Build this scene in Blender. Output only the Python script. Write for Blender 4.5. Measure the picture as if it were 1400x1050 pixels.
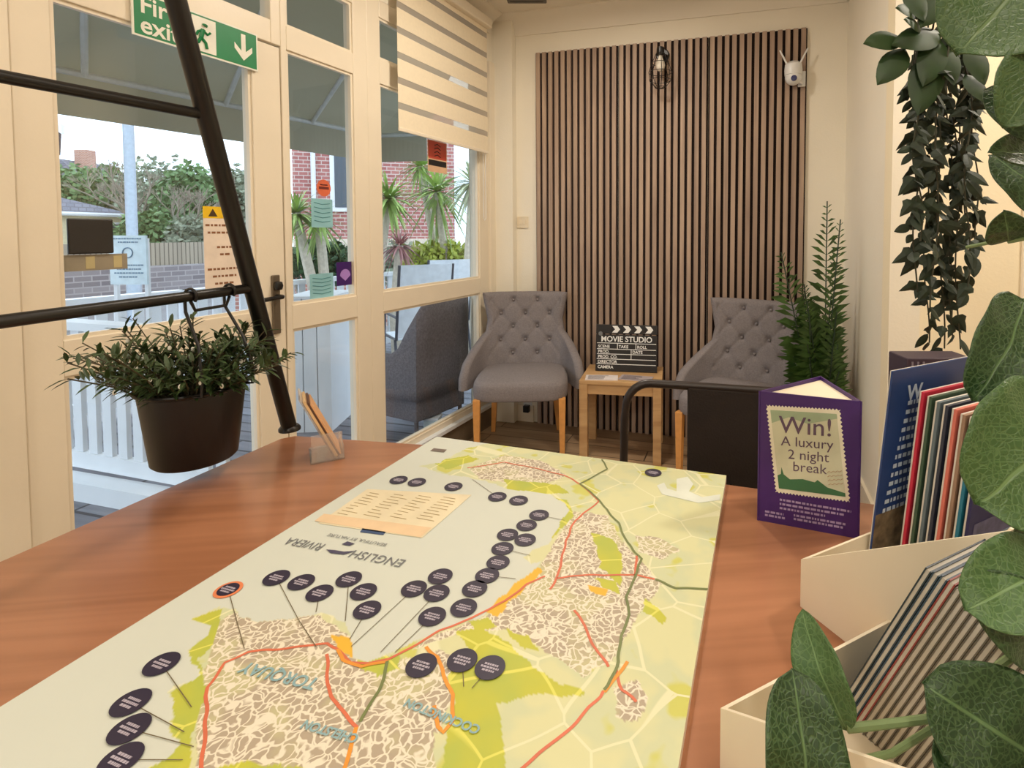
import bpy, math, random
import numpy as np
from mathutils import Vector, Matrix, noise
for o in list(bpy.data.objects): bpy.data.objects.remove(o)
SC = bpy.context.scene; C = SC.collection
rnd = random.Random(7)
PI = math.pi
# ---------------------------------------------------------------- camera
H = 1.40; F = 724.4; TH = math.radians(2.35); CX, CY = 820.0, 347.7
cam = bpy.data.cameras.new('camera'); cam.sensor_width = 36; cam.lens = F/1400*36
cam.shift_x = (700-CX)/1400; cam.shift_y = (CY-525)/1400; cam.clip_start = .01; cam.clip_end = 300
co = bpy.data.objects.new('camera', cam); C.objects.link(co); co.location = (0, 0, H)
co.rotation_euler = (PI/2-TH, 0, 0); SC.camera = co
# ---------------------------------------------------------------- world, lights, exposure
SC.view_settings.view_transform = 'Standard'; SC.view_settings.look = 'None'
SC.view_settings.gamma = 1; SC.view_settings.use_curve_mapping = False; SC.view_settings.exposure = -0.38
w = bpy.data.worlds.new('overcast'); SC.world = w; w.use_nodes = True
nt = w.node_tree; bg = nt.nodes['Background']
tc = nt.nodes.new('ShaderNodeTexCoord'); nz = nt.nodes.new('ShaderNodeTexNoise'); cr = nt.nodes.new('ShaderNodeValToRGB')
nz.inputs['Scale'].default_value = 2.2; nz.inputs['Detail'].default_value = 4
cr.color_ramp.elements[0].position = .35; cr.color_ramp.elements[0].color = (.62, .80, .95, 1)
cr.color_ramp.elements[1].position = .62; cr.color_ramp.elements[1].color = (.86, .94, 1.0, 1)
nt.links.new(tc.outputs['Generated'], nz.inputs['Vector']); nt.links.new(nz.outputs['Fac'], cr.inputs['Fac'])
nt.links.new(cr.outputs['Color'], bg.inputs['Color']); bg.inputs['Strength'].default_value = 3.1
WARM = (1.0, .90, .765)
def area(name, loc, power, size, col=WARM, rot=(0, 0, 0), shape='DISK', spread=PI):
    l = bpy.data.lights.new(name, 'AREA'); l.energy = power; l.size = size; l.color = col; l.shape = shape; l.spread = spread
    o = bpy.data.objects.new(name, l); C.objects.link(o); o.location = loc; o.rotation_euler = rot; return o
LAMPS = [((-.15, 2.45, 2.925), 30), ((-1.0, .75, 2.925), 10), ((.55, .3, 2.925), 9), ((.2, -1.4, 2.925), 34), ((-1.3, -1.2, 2.925), 24), ((1.75, 1.2, 2.925), 38)]
for i, (p, e) in enumerate(LAMPS): area('ceiling_lamp_light', (p[0], p[1], p[2]-.012), e, .22)

# ---------------------------------------------------------------- projection helpers (known planes)
def ray(x, y):
    u = (x-CX)/F; v = -(y-CY)/F
    return Vector((u, math.cos(TH)+v*math.sin(TH), -math.sin(TH)+v*math.cos(TH)))
CAM = Vector((0, 0, H))
def Pz(x, y, z): d = ray(x, y); return CAM + d*((z-H)/d.z)
def Py(x, y, Y): d = ray(x, y); return CAM + d*(Y/d.y)
WO = Vector((-.823, 3.85, 0)); WT = Vector((-.359, -1, 0)).normalized(); WN = Vector((-WT.y, WT.x, 0))
if WN.x < 0: WN = -WN
def onwall(x, y, off=0.0):
    d = ray(x, y); o = WO + WN*off; t = (o-CAM).dot(WN)/d.dot(WN); p = CAM + d*t
    return (p-WO).dot(WT), p.z
def wall(s, z, n=0.0): return WO + WT*s + WN*n + Vector((0, 0, z))
BD = Vector((1, -.27, 0)).normalized(); BN = Vector((-.27, -1, 0)).normalized(); BO = Vector((.087, 3.70, 0))
def onback(x, y, off=0.0):
    d = ray(x, y); o = BO + BN*off; t = (o-CAM).dot(BN)/d.dot(BN); p = CAM + d*t
    return (p-BO).dot(BD), p.z
def back(s, z, n=0.0): return BO + BD*s + BN*n + Vector((0, 0, z))

# ---------------------------------------------------------------- materials
def srgb(r, g, b):
    f = lambda c: (c/255/12.92) if c/255 <= .04045 else ((c/255+.055)/1.055)**2.4
    return (f(r), f(g), f(b), 1)
MATS = {}
def mat(name, col, rough=.6, metal=0, spec=.5, bump=None, vary=None, emit=None, trans=0, coat=0):
    """bump=(scale,strength) noise bump; vary=(scale, amount) colour mottling"""
    if name in MATS: return MATS[name]
    m = bpy.data.materials.new(name); m.use_nodes = True; n = m.node_tree; b = n.nodes['Principled BSDF']
    c = srgb(*col) if max(col) > 1 else (*col[:3], 1)
    b.inputs['Base Color'].default_value = c; b.inputs['Roughness'].default_value = rough; b.inputs['Metallic'].default_value = metal
    b.inputs['Specular IOR Level'].default_value = spec
    b.inputs['Coat Weight'].default_value = coat
    t = n.nodes.new('ShaderNodeTexCoord')
    if vary is None: vary = (18, .08)
    z = n.nodes.new('ShaderNodeTexNoise'); z.inputs['Scale'].default_value = vary[0]; z.inputs['Detail'].default_value = 5
    n.links.new(t.outputs['Object'], z.inputs['Vector'])
    hs = n.nodes.new('ShaderNodeHueSaturation'); hs.inputs['Color'].default_value = c
    mr = n.nodes.new('ShaderNodeMapRange'); mr.inputs['From Min'].default_value = .3; mr.inputs['From Max'].default_value = .7
    mr.inputs['To Min'].default_value = 1-vary[1]; mr.inputs['To Max'].default_value = 1+vary[1]
    n.links.new(z.outputs['Fac'], mr.inputs['Value']); n.links.new(mr.outputs['Result'], hs.inputs['Value'])
    n.links.new(hs.outputs['Color'], b.inputs['Base Color'])
    if bump:
        z2 = n.nodes.new('ShaderNodeTexNoise'); z2.inputs['Scale'].default_value = bump[0]; z2.inputs['Detail'].default_value = 3
        n.links.new(t.outputs['Object'], z2.inputs['Vector'])
        bp = n.nodes.new('ShaderNodeBump'); bp.inputs['Strength'].default_value = bump[1]; bp.inputs['Distance'].default_value = .01
        n.links.new(z2.outputs['Fac'], bp.inputs['Height']); n.links.new(bp.outputs['Normal'], b.inputs['Normal'])
    if emit:
        b.inputs['Emission Color'].default_value = c; b.inputs['Emission Strength'].default_value = emit
    MATS[name] = m; return m
def nodes_of(m): return m.node_tree.nodes, m.node_tree.links, m.node_tree.nodes['Principled BSDF']
def wood(name, c1, c2, axis=(1, 0, 0), scale=14, rough=.35, stretch=.08, coat=0, plank=None):
    m = mat(name, c1, rough, coat=coat); N, L, b = nodes_of(m)
    t = N.new('ShaderNodeTexCoord'); mp = N.new('ShaderNodeMapping')
    a = math.atan2(axis[1], axis[0])
    mp.vector_type = 'TEXTURE'
    mp.inputs['Rotation'].default_value = (0, 0, a) if axis[2] == 0 else (0, PI/2, 0)
    mp.inputs['Scale'].default_value = (1/stretch, 1, 1)
    z = N.new('ShaderNodeTexNoise'); z.inputs['Scale'].default_value = scale; z.inputs['Detail'].default_value = 8; z.inputs['Distortion'].default_value = .6
    z2 = N.new('ShaderNodeTexNoise'); z2.inputs['Scale'].default_value = scale*.28; z2.inputs['Detail'].default_value = 2; z2.inputs['Distortion'].default_value = 1.5
    wv = N.new('ShaderNodeMath'); wv.operation = 'SINE'
    mu = N.new('ShaderNodeMath'); mu.operation = 'MULTIPLY'; mu.inputs[1].default_value = 38
    ad = N.new('ShaderNodeMath'); ad.operation = 'MULTIPLY_ADD'; ad.inputs[1].default_value = .06
    cr = N.new('ShaderNodeValToRGB'); cr.color_ramp.elements[0].position = .3; cr.color_ramp.elements[1].position = .72
    cr.color_ramp.elements[0].color = srgb(*c2); cr.color_ramp.elements[1].color = srgb(*c1)
    L.new(t.outputs['Object'], mp.inputs['Vector']); L.new(mp.outputs['Vector'], z.inputs['Vector']); L.new(mp.outputs['Vector'], z2.inputs['Vector'])
    L.new(z2.outputs['Fac'], mu.inputs[0]); L.new(mu.outputs[0], wv.inputs[0]); L.new(wv.outputs[0], ad.inputs[0]); L.new(z.outputs['Fac'], ad.inputs[2])
    L.new(ad.outputs[0], cr.inputs['Fac'])
    out = cr.outputs['Color']
    if plank:
        bk = N.new('ShaderNodeTexBrick'); bk.inputs['Scale'].default_value = 1; bk.inputs['Brick Width'].default_value = plank[0]; bk.inputs['Row Height'].default_value = plank[1]
        bk.inputs['Mortar Size'].default_value = plank[2]; bk.inputs['Color1'].default_value = (1, 1, 1, 1); bk.inputs['Color2'].default_value = (.72, .72, .72, 1); bk.inputs['Mortar'].default_value = (.25, .25, .25, 1)
        mp2 = N.new('ShaderNodeMapping'); mp2.vector_type = 'TEXTURE'; mp2.inputs['Rotation'].default_value = (0, 0, a)
        L.new(t.outputs['Object'], mp2.inputs['Vector']); L.new(mp2.outputs['Vector'], bk.inputs['Vector'])
        mx = N.new('ShaderNodeMix'); mx.data_type = 'RGBA'; mx.blend_type = 'MULTIPLY'; mx.inputs['Factor'].default_value = 1
        L.new(out, mx.inputs['A']); L.new(bk.outputs['Color'], mx.inputs['B']); out = mx.outputs['Result']
    L.new(out, b.inputs['Base Color']); return m
def brickmat(name, c1, c2, mortar, bw=.22, bh=.075, rough=.9, ang=0, offset=.5):
    m = mat(name, c1, rough); N, L, b = nodes_of(m)
    t = N.new('ShaderNodeTexCoord'); sp = N.new('ShaderNodeSeparateXYZ'); cb = N.new('ShaderNodeCombineXYZ'); ad = N.new('ShaderNodeMath'); ad.operation = 'ADD'
    L.new(t.outputs['Object'], sp.inputs[0]); L.new(sp.outputs['X'], ad.inputs[0]); L.new(sp.outputs['Y'], ad.inputs[1]); L.new(ad.outputs[0], cb.inputs['X']); L.new(sp.outputs['Z'], cb.inputs['Y'])
    bk = N.new('ShaderNodeTexBrick'); bk.inputs['Scale'].default_value = 1; bk.inputs['Brick Width'].default_value = bw; bk.inputs['Row Height'].default_value = bh
    bk.inputs['Mortar Size'].default_value = min(bw, bh)*.12; bk.inputs['Color1'].default_value = srgb(*c1); bk.inputs['Color2'].default_value = srgb(*c2); bk.inputs['Mortar'].default_value = srgb(*mortar)
    L.new(cb.outputs[0], bk.inputs['Vector']); L.new(bk.outputs['Color'], b.inputs['Base Color']); return m
def glassmat(name, tint=(1, 1, 1), refl=.06, rough=.0, body=0.0, bodycol=(1, 1, 1)):
    m = bpy.data.materials.new(name); m.use_nodes = True; N = m.node_tree.nodes; L = m.node_tree.links; N.clear()
    o = N.new('ShaderNodeOutputMaterial'); tr = N.new('ShaderNodeBsdfTransparent'); tr.inputs['Color'].default_value = (*tint, 1)
    g = N.new('ShaderNodeBsdfGlossy'); g.inputs['Roughness'].default_value = rough
    fr = N.new('ShaderNodeLayerWeight'); pw = N.new('ShaderNodeMath'); pw.operation = 'POWER'; pw.inputs[1].default_value = 5; L.new(fr.outputs['Facing'], pw.inputs[0])
    mu = N.new('ShaderNodeMath'); mu.operation = 'MULTIPLY_ADD'; mu.inputs[1].default_value = .9; mu.inputs[2].default_value = refl
    mu.use_clamp = True
    mx = N.new('ShaderNodeMixShader'); L.new(pw.outputs[0], mu.inputs[0]); L.new(mu.outputs[0], mx.inputs[0]); L.new(tr.outputs[0], mx.inputs[1]); L.new(g.outputs[0], mx.inputs[2])
    last = mx
    if body:
        df = N.new('ShaderNodeBsdfDiffuse'); df.inputs['Color'].default_value = (*bodycol, 1); m2 = N.new('ShaderNodeMixShader'); m2.inputs[0].default_value = body
        L.new(mx.outputs[0], m2.inputs[1]); L.new(df.outputs[0], m2.inputs[2]); last = m2
    L.new(last.outputs[0], o.inputs['Surface']); MATS[name] = m; return m

FRAME = mat('painted_frame', (238, 226, 204), .38, vary=(6, .02), bump=(60, .04))
WALLM = mat('wall_paint', (240, 232, 214), .8, vary=(3, .02), bump=(90, .08))
WALLR = mat('warm_wall_paint', (246, 232, 200), .8, vary=(3, .02), bump=(90, .08))
CEIL = mat('ceiling_paint', (236, 228, 212), .85, vary=(3, .02), bump=(70, .1))
FLOORM = wood('vinyl_floor', (190, 160, 126), (152, 122, 92), axis=(1, -.27, 0), scale=10, rough=.45, stretch=.1, plank=(1.1, .15, .004))
OAKTOP = wood('counter_laminate', (174, 120, 88), (146, 97, 68), axis=(1, .12, 0), scale=22, rough=.28, stretch=.055, coat=.15)
OAKLEG = mat('oak_leg', (214, 152, 84), .45, vary=(30, .08))
PALEOAK = wood('pale_oak', (206, 168, 120), (180, 140, 94), axis=(1, 0, 0), scale=16, rough=.5, stretch=.1)
SLAT = wood('walnut_slat', (186, 160, 138), (146, 122, 106), axis=(0, 0, 1), scale=22, rough=.55, stretch=.05)
FELT = mat('black_felt', (38, 26, 24), .95, vary=(80, .2))
GREY = mat('grey_linen', (130, 123, 124), .92, bump=(260, .35), vary=(120, .12))
BLACK = mat('black_metal', (16, 13, 12), .35, vary=(30, .1))
BLACKP = mat('black_pot_paint', (22, 20, 20), .42, vary=(20, .08))
WHITE = mat('white_plastic', (232, 232, 230), .35, vary=(20, .02))
CARD = mat('white_card', (238, 226, 202), .6, vary=(12, .02))
GLASS = glassmat('window_glass', (.97, .985, 1.0), .045)
ACRYL = glassmat('clear_acrylic', (.98, .98, .98), .12, .02, .16, (.95, .85, .75))
SHEER = glassmat('sheer_voile', (.78, .74, .68), .0, .5, .38, (.75, .70, .62))
BLINDC = mat('blind_fabric', (240, 226, 198), .85, bump=(300, .15), vary=(60, .03))
AWN = mat('awning_canvas', (184, 182, 168), .9, vary=(3, .08), bump=(150, .1))
def translucent(m, amt, col):
    N, L, b = nodes_of(m); tl_ = N.new('ShaderNodeBsdfTranslucent'); tl_.inputs['Color'].default_value = srgb(*col); mx = N.new('ShaderNodeMixShader'); mx.inputs[0].default_value = amt
    o = N['Material Output']; L.new(b.outputs[0], mx.inputs[1]); L.new(tl_.outputs[0], mx.inputs[2]); L.new(mx.outputs[0], o.inputs['Surface'])
translucent(AWN, .45, (176, 172, 150))
AWNF = mat('awning_frame', (196, 198, 194), .5)
RAIL = mat('railing_paint', (236, 240, 244), .6, vary=(8, .03))
DECK = wood('deck_boards', (150, 152, 160), (120, 122, 132), axis=(1, -.27, 0), scale=12, rough=.8, plank=(3.0, .14, .01))

# ---------------------------------------------------------------- mesh builder
class MB:
    def __init__(s): s.v = []; s.f = []; s.uv = None
    def add(s, vs, fs):
        k = len(s.v); s.v += [Vector(p) for p in vs]; s.f += [tuple(i+k for i in f) for f in fs]; return s
    def frame_box(s, o, ux, uy, uz, a, b, c):
        """box between ranges a,b,c along axes ux,uy,uz"""
        vs = [o+ux*x+uy*y+uz*z for z in c for y in b for x in a]
        return s.add(vs, [(0, 2, 3, 1), (4, 5, 7, 6), (0, 1, 5, 4), (2, 6, 7, 3), (0, 4, 6, 2), (1, 3, 7, 5)])
    def box(s, x0, x1, y0, y1, z0, z1):
        return s.frame_box(Vector((0, 0, 0)), Vector((1, 0, 0)), Vector((0, 1, 0)), Vector((0, 0, 1)), (x0, x1), (y0, y1), (z0, z1))
    def tube(s, pts, r, n=10, cap=True, closed=False):
        pts = [Vector(p) for p in pts]; m = len(pts); rs = r if hasattr(r, '__len__') else [r]*m
        k = len(s.v); up = None
        for i, p in enumerate(pts):
            if closed: d = (pts[(i+1) % m]-pts[i-1]).normalized()
            else: d = (pts[min(i+1, m-1)]-pts[max(i-1, 0)]).normalized()
            if up is None:
                up = Vector((0, 0, 1)) if abs(d.z) < .9 else Vector((1, 0, 0))
            a = d.cross(up).normalized(); up = a.cross(d).normalized()
            for j in range(n):
                t = 2*PI*j/n; s.v.append(p + (a*math.cos(t)+up*math.sin(t))*rs[i])
        for i in range(m if closed else m-1):
            i2 = (i+1) % m
            for j in range(n):
                s.f.append((k+i*n+j, k+i*n+(j+1) % n, k+i2*n+(j+1) % n, k+i2*n+j))
        if cap and not closed:
            s.f.append(tuple(k+j for j in range(n))[::-1]); s.f.append(tuple(k+(m-1)*n+j for j in range(n)))
        return s
    def lathe(s, prof, c=(0, 0, 0), n=32, axis=None):
        k = len(s.v); c = Vector(c)
        if axis is None: ax = Vector((0, 0, 1))
        else: ax = Vector(axis).normalized()
        u = ax.orthogonal().normalized(); w_ = ax.cross(u)
        for r, z in prof:
            for j in range(n):
                t = 2*PI*j/n; s.v.append(c + ax*z + (u*math.cos(t)+w_*math.sin(t))*r)
        m = len(prof)
        for i in range(m-1):
            for j in range(n): s.f.append((k+i*n+j, k+i*n+(j+1) % n, k+(i+1)*n+(j+1) % n, k+(i+1)*n+j))
        s.f.append(tuple(k+j for j in range(n))[::-1]); s.f.append(tuple(k+(m-1)*n+j for j in range(n)))
        return s
    def prism(s, poly, z0, z1):
        """poly: list of xy; extrude"""
        n = len(poly); vs = [Vector((p[0], p[1], z0)) for p in poly]+[Vector((p[0], p[1], z1)) for p in poly]
        return s.add(vs, [tuple(range(n))[::-1], tuple(range(n, 2*n))]+[(i, (i+1) % n, n+(i+1) % n, n+i) for i in range(n)])
    def poly3(s, pts, off):
        """extrude polygon (3d pts) by vector off"""
        n = len(pts); off = Vector(off); vs = [Vector(p) for p in pts]; vs += [p+off for p in vs]
        return s.add(vs, [tuple(range(n))[::-1], tuple(range(n, 2*n))]+[(i, (i+1) % n, n+(i+1) % n, n+i) for i in range(n)])
    def sphere(s, c, r, n=12, m=8, sc=(1, 1, 1)):
        c = Vector(c); prof = []; k = len(s.v)
        for i in range(m+1):
            t = PI*i/m
            for j in range(n):
                a = 2*PI*j/n; s.v.append(c+Vector((r*math.sin(t)*math.cos(a)*sc[0], r*math.sin(t)*math.sin(a)*sc[1], -r*math.cos(t)*sc[2])))
        for i in range(m):
            for j in range(n): s.f.append((k+i*n+j, k+i*n+(j+1) % n, k+(i+1)*n+(j+1) % n, k+(i+1)*n+j))
        return s
    def grid(s, fn, nu, nv):
        k = len(s.v)
        for j in range(nv+1):
            for i in range(nu+1): s.v.append(Vector(fn(i/nu, j/nv)))
        for j in range(nv):
            for i in range(nu): a = k+j*(nu+1)+i; s.f.append((a, a+1, a+nu+2, a+nu+1))
        return s
    def text(s, body, size, fn, align='CENTER', sx=1.0, bold=0.0):
        cu = bpy.data.curves.new('t', 'FONT'); cu.body = body; cu.size = size; cu.align_x = align; cu.resolution_u = 3; cu.offset = bold
        ob = bpy.data.objects.new('t', cu); C.objects.link(ob); dg = bpy.context.evaluated_depsgraph_get(); dg.update()
        me = ob.evaluated_get(dg).to_mesh(); s.add([fn(v.co.x*sx, v.co.y) for v in me.vertices], [tuple(p.vertices) for p in me.polygons])
        ob.evaluated_get(dg).to_mesh_clear(); bpy.data.objects.remove(ob); bpy.data.curves.remove(cu); return s

def obj(name, mb, m, parent=None, smooth=False, bevel=0, world=True, sharp=40, origin=None, attr=None):
    me = bpy.data.meshes.new(name)
    if parent is not None and world: off = parent['_loc'] if '_loc' in parent else parent.location; off = Vector(off)
    elif origin is not None: off = Vector(origin)
    elif parent is None and world:
        mn = Vector([min(v[i] for v in mb.v) for i in range(3)]); mx = Vector([max(v[i] for v in mb.v) for i in range(3)])
        off = Vector(((mn.x+mx.x)/2, (mn.y+mx.y)/2, mn.z))
    else: off = Vector((0, 0, 0))
    me.from_pydata([tuple(v-off) for v in mb.v], [], mb.f); me.update()
    me.materials.append(m)
    if smooth:
        me.polygons.foreach_set('use_smooth', [True]*len(me.polygons)); me.set_sharp_from_angle(angle=math.radians(sharp))
    o = bpy.data.objects.new(name, me); C.objects.link(o)
    if attr:
        for an, data in attr.items():
            a = me.attributes.new(an, 'FLOAT_VECTOR', 'POINT'); a.data.foreach_set('vector', [c for v in data for c in v])
    if parent is not None:
        o.parent = parent
        if world:
            o.location = (0, 0, 0); o['_loc'] = tuple(off)
    else: o.location = off; o['_loc'] = tuple(off)
    if bevel:
        b = o.modifiers.new('bevel', 'BEVEL'); b.width = bevel; b.segments = 2; b.limit_method = 'ANGLE'
    return o
def tag(o, label, cat, group=None, kind=None):
    o['label'] = label; o['category'] = cat
    if group: o['group'] = group
    if kind: o['kind'] = kind
    return o
def thing(name, label, cat, loc=(0, 0, 0), group=None):
    o = bpy.data.objects.new(name, None); C.objects.link(o); o.location = loc; o['_loc'] = tuple(loc); o.empty_display_size = .05
    return tag(o, label, cat, group)
def struct(name, mb, m, parent=None, **k):
    o = obj(name, mb, m, parent, **k)
    if parent is None: o['kind'] = 'structure'
    return o
def copy_tree(o, parent=None):
    c = o.copy(); C.objects.link(c); c.parent = parent
    for ch in list(o.children): copy_tree(ch, c)
    return c
def sub(name, mb, m, parent, **k): return obj(name, mb, m, parent, **k)
Z = Vector((0, 0, 1))

# ================================================================ ROOM SHELL
CZ = 2.95
RC = Vector((1.529, 3.31, 0)); RE = Vector((1.25, 2.28, 0))     # projecting wall on the right
RD = (RE-RC).normalized()
far_l = wall(5.2, 0)
# floor outline follows the walls
sF = (WO-BO).dot(BD)-.08
fl = MB().prism([(wall(-.04, 0, -.05).x, wall(-.04, 0, -.05).y), (back(sF, 0, -.11).x, back(sF, 0, -.11).y), (back(2.0, 0, -.11).x, back(2.0, 0, -.11).y), (3.2, 2.0), (3.2, -2.6), (wall(6.0, 0).x, -2.6), (wall(6.0, 0).x, wall(6.0, 0).y)], -.1, 0)
struct('floor', fl, FLOORM)
ce = MB().prism([(wall(-.05, 0, -.12).x, wall(-.05, 0, -.12).y+.1), (back(2.0, 0, -.1).x, back(2.0, 0, -.1).y), (3.3, 2.1), (3.3, -2.7), (wall(6.0, 0, -.1).x, -2.7), (wall(6.0, 0, -.1).x, wall(6.0, 0).y)], CZ, CZ+.1)
struct('ceiling', ce, CEIL)
# back wall (behind slats), from the corner to the projecting wall
sL = (WO-BO).dot(BD)
m = MB().frame_box(BO, BD, BN, Z, (sL-.14, 1.62), (-.12, -.02), (0, CZ)); struct('wall_back', m, WALLM)
# pier between window and back wall
p0, _ = onback(664, 300); p1, _ = onback(705, 300)
m = MB().frame_box(BO, BD, BN, Z, (p0-.10, p1), (-.02, .05), (0, CZ)); struct('trim_1', m, WALLM, bevel=.004)
# projecting wall on the right: side and front face
RN = Vector((RD.y, -RD.x, 0))
if RN.x > 0: RN = -RN
L1 = (RE-RC).length
m = MB().frame_box(RC, RD, -RN, Z, (-.1, L1), (0, .12), (0, CZ)); struct('wall_right', m, WALLM)
m = MB().frame_box(RE, Vector((1, -.27, 0)).normalized(), Vector((.27, 1, 0)).normalized(), Z, (.0, 2.3), (0.0, .12), (0, CZ)); struct('wall_right_front', m, WALLR)
m = MB().frame_box(RE, Vector((1, -.27, 0)).normalized(), Vector((.27, 1, 0)).normalized(), Z, (.48, .60), (-.02, 0.0), (0, 2.2)); struct('trim_2', m, FRAME, bevel=.004)
m = MB().box(3.2, 3.3, -2.6, 2.2, 0, CZ); struct('wall_far_right', m, WALLM)
m = MB().box(wall(6, 0).x, 3.3, -2.7, -2.6, 0, CZ); struct('wall_behind', m, WALLM)
# coving
def coving(a, b, n, name):
    d = (b-a); m = MB()
    prof = [(0, -.13), (.012, -.13), (.02, -.10), (.045, -.05), (.10, -.02), (.115, -.012), (.115, 0), (0, 0)]
    m.poly3([a+n*p[0]+Z*(CZ+p[1]) for p in prof], d); return struct(name, m, CEIL, smooth=True, sharp=50)
coving(back(p0-.0, 0, -.02), back(1.55, 0, -.02), BN, 'trim_3')
coving(wall(0.0, 0, .03), wall(5.5, 0, .03), WN, 'trim_4')
coving(RC, RE, RN, 'trim_5')
# skirting on back wall + projecting wall
m = MB().frame_box(BO, BD, BN, Z, (p1, -.60), (-.02, -.004), (0, .12)); struct('baseboard_back', m, FRAME)
m = MB().frame_box(RC, RD, RN, Z, (0, L1), (0, .016), (0, .12)); struct('baseboard_right', m, FRAME)

# ---- window wall, all in wall coordinates (s toward the camera, z up)
def wbox(m, s0, s1, z0, z1, n0=-.035, n1=.035): return m.frame_box(WO, WT, WN, Z, (s0, s1), (n0, n1), (z0, z1))
def pane(name, s0, s1, z0, z1, par, n=0): return sub(name, wbox(MB(), s0-.008, s1+.008, z0-.008, z1+.008, n-.003, n+.003), GLASS, par)
def ring(s0, s1, z0, z1, gs0, gs1, gz, n0=-.03, n1=.03):
    """frame members around stacked glass openings gz=[(z0,z1),...]"""
    m = MB(); wbox(m, s0, gs0, z0, z1, n0, n1); wbox(m, gs1, s1, z0, z1, n0, n1); zz = z0
    for a, b in gz: wbox(m, gs0, gs1, zz, a, n0, n1); zz = b
    wbox(m, gs0, gs1, zz, z1, n0, n1)
    return m
def bead(gs0, gs1, a, b, n=.030):
    m = MB(); t = .012
    wbox(m, gs0, gs1, a, a+t, .004, n-.008); wbox(m, gs0, gs1, b-t, b, .004, n-.008); wbox(m, gs0, gs0+t, a+t, b-t, .004, n-.008); wbox(m, gs1-t, gs1, a+t, b-t, .004, n-.008); return m
RZ0, RZ1, TZ0, TZ1, TP = .975, 1.082, 2.185, 2.285, 2.53
# window 1 (beside the corner)
wf = struct('window_1', ring(.02, 1.165, .14, 2.62, .134, 1.076, [(.20, RZ0), (RZ1, TZ0), (2.315, TP)]), FRAME, bevel=.003)
for a, b in ((.20, RZ0), (RZ1, TZ0), (2.315, TP)):
    pane('glass_pane', .134, 1.076, a, b, wf); sub('glazing_bead', bead(.134, 1.076, a, b), FRAME, wf)
# window 2 (side light by the door)
wf = struct('window_2', ring(1.165, 1.655, .14, 2.62, 1.257, 1.627, [(.20, RZ0), (RZ1, TZ0), (TZ1, TP)]), FRAME, bevel=.003)
for a, b in ((.20, RZ0), (RZ1, TZ0), (TZ1, TP)):
    pane('glass_pane', 1.257, 1.627, a, b, wf); sub('glazing_bead', bead(1.257, 1.627, a, b), FRAME, wf)
# transom light above the door
wf = struct('window_3', ring(1.655, 2.60, 2.19, 2.62, 1.70, 2.47, [(TZ1, TP)]), FRAME, bevel=.003)
pane('glass_pane', 1.70, 2.47, TZ1, TP, wf)
# door leaf
dr = struct('door_1', ring(1.662, 2.495, .02, 2.18, 1.787, 2.405, [(.16, .965), (1.076, 2.092)]), FRAME, bevel=.003)
for a, b in ((.16, .965), (1.076, 2.092)):
    pane('glass_pane', 1.787, 2.405, a, b, dr); sub('glazing_bead', bead(1.787, 2.405, a, b), FRAME, dr)
# handle on the door stile
hs, hz = onwall(376, 405, .03)
m = MB(); wbox(m, hs-.018, hs+.018, hz-.16, hz+.09, .03, .040); sub('handle_plate', m, mat('aged_metal', (120, 108, 92), .4, metal=.6), dr, bevel=.004)
m = MB(); m.tube([wall(hs, hz, .035), wall(hs, hz, .075), wall(hs+.01, hz, .085), wall(hs+.11, hz-.004, .085)], .009, 8)
sub('door_handle', m, BLACK, dr, smooth=True)
m = MB(); m.lathe([(.0, -.02), (.014, -.016), (.018, 0), (.014, .016), (0, .02)], wall(hs, hz+.045, .052), 12, Z); m.tube([wall(hs, hz+.045, .04), wall(hs, hz+.045, .052)], .006, 8)
sub('thumb_turn', m, BLACK, dr, smooth=True)
# jamb and solid panel left of door; lintel; plinth; end post
struct('trim_6', wbox(MB(), 2.50, 2.60, 0, 2.19, -.04, .045), FRAME, bevel=.003)
m = wbox(MB(), 2.60, 5.6, 0, 2.62, -.05, .04)
lw = struct('wall_left', m, FRAME)
for k in range(3):
    m = MB(); a, b = 2.68+k*.9, 3.45+k*.9
    for z0, z1 in ((.15, 1.02), (1.16, 2.1)):
        wbox(m, a, b, z0, z0+.02, .04, .055); wbox(m, a, b, z1-.02, z1, .04, .055); wbox(m, a, a+.02, z0+.02, z1-.02, .04, .055); wbox(m, b-.02, b, z0+.02, z1-.02, .04, .055)
    sub('panel_moulding', m, FRAME, lw)
struct('wall_left_lintel', wbox(MB(), -.05, 5.6, 2.62, CZ, -.06, .03), WALLM)
struct('baseboard_left', wbox(MB(), 0, 1.655, 0, .14, -.06, .05), mat('plinth_brown', (120, 104, 84), .6))
struct('trim_7', wbox(MB(), 0, 1.655, .14, .165, -.06, .065), RAIL, bevel=.003)
struct('trim_8', wbox(MB(), -.06, .02, 0, 2.62, -.06, .05), FRAME, bevel=.003)
struct('wall_left_corner', MB().prism([(p.x, p.y) for p in (wall(-.06, 0, -.06), wall(-.06, 0, .05), back(p0-.02, 0, .03), back(p0-.02, 0, -.12), back(p0-.2, 0, -.12))], 0, CZ), WALLM)
struct('trim_9', wbox(MB(), 1.655, 2.50, 0, .018, -.05, .06), mat('door_sill', (170, 160, 140), .4, metal=.3))

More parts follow.
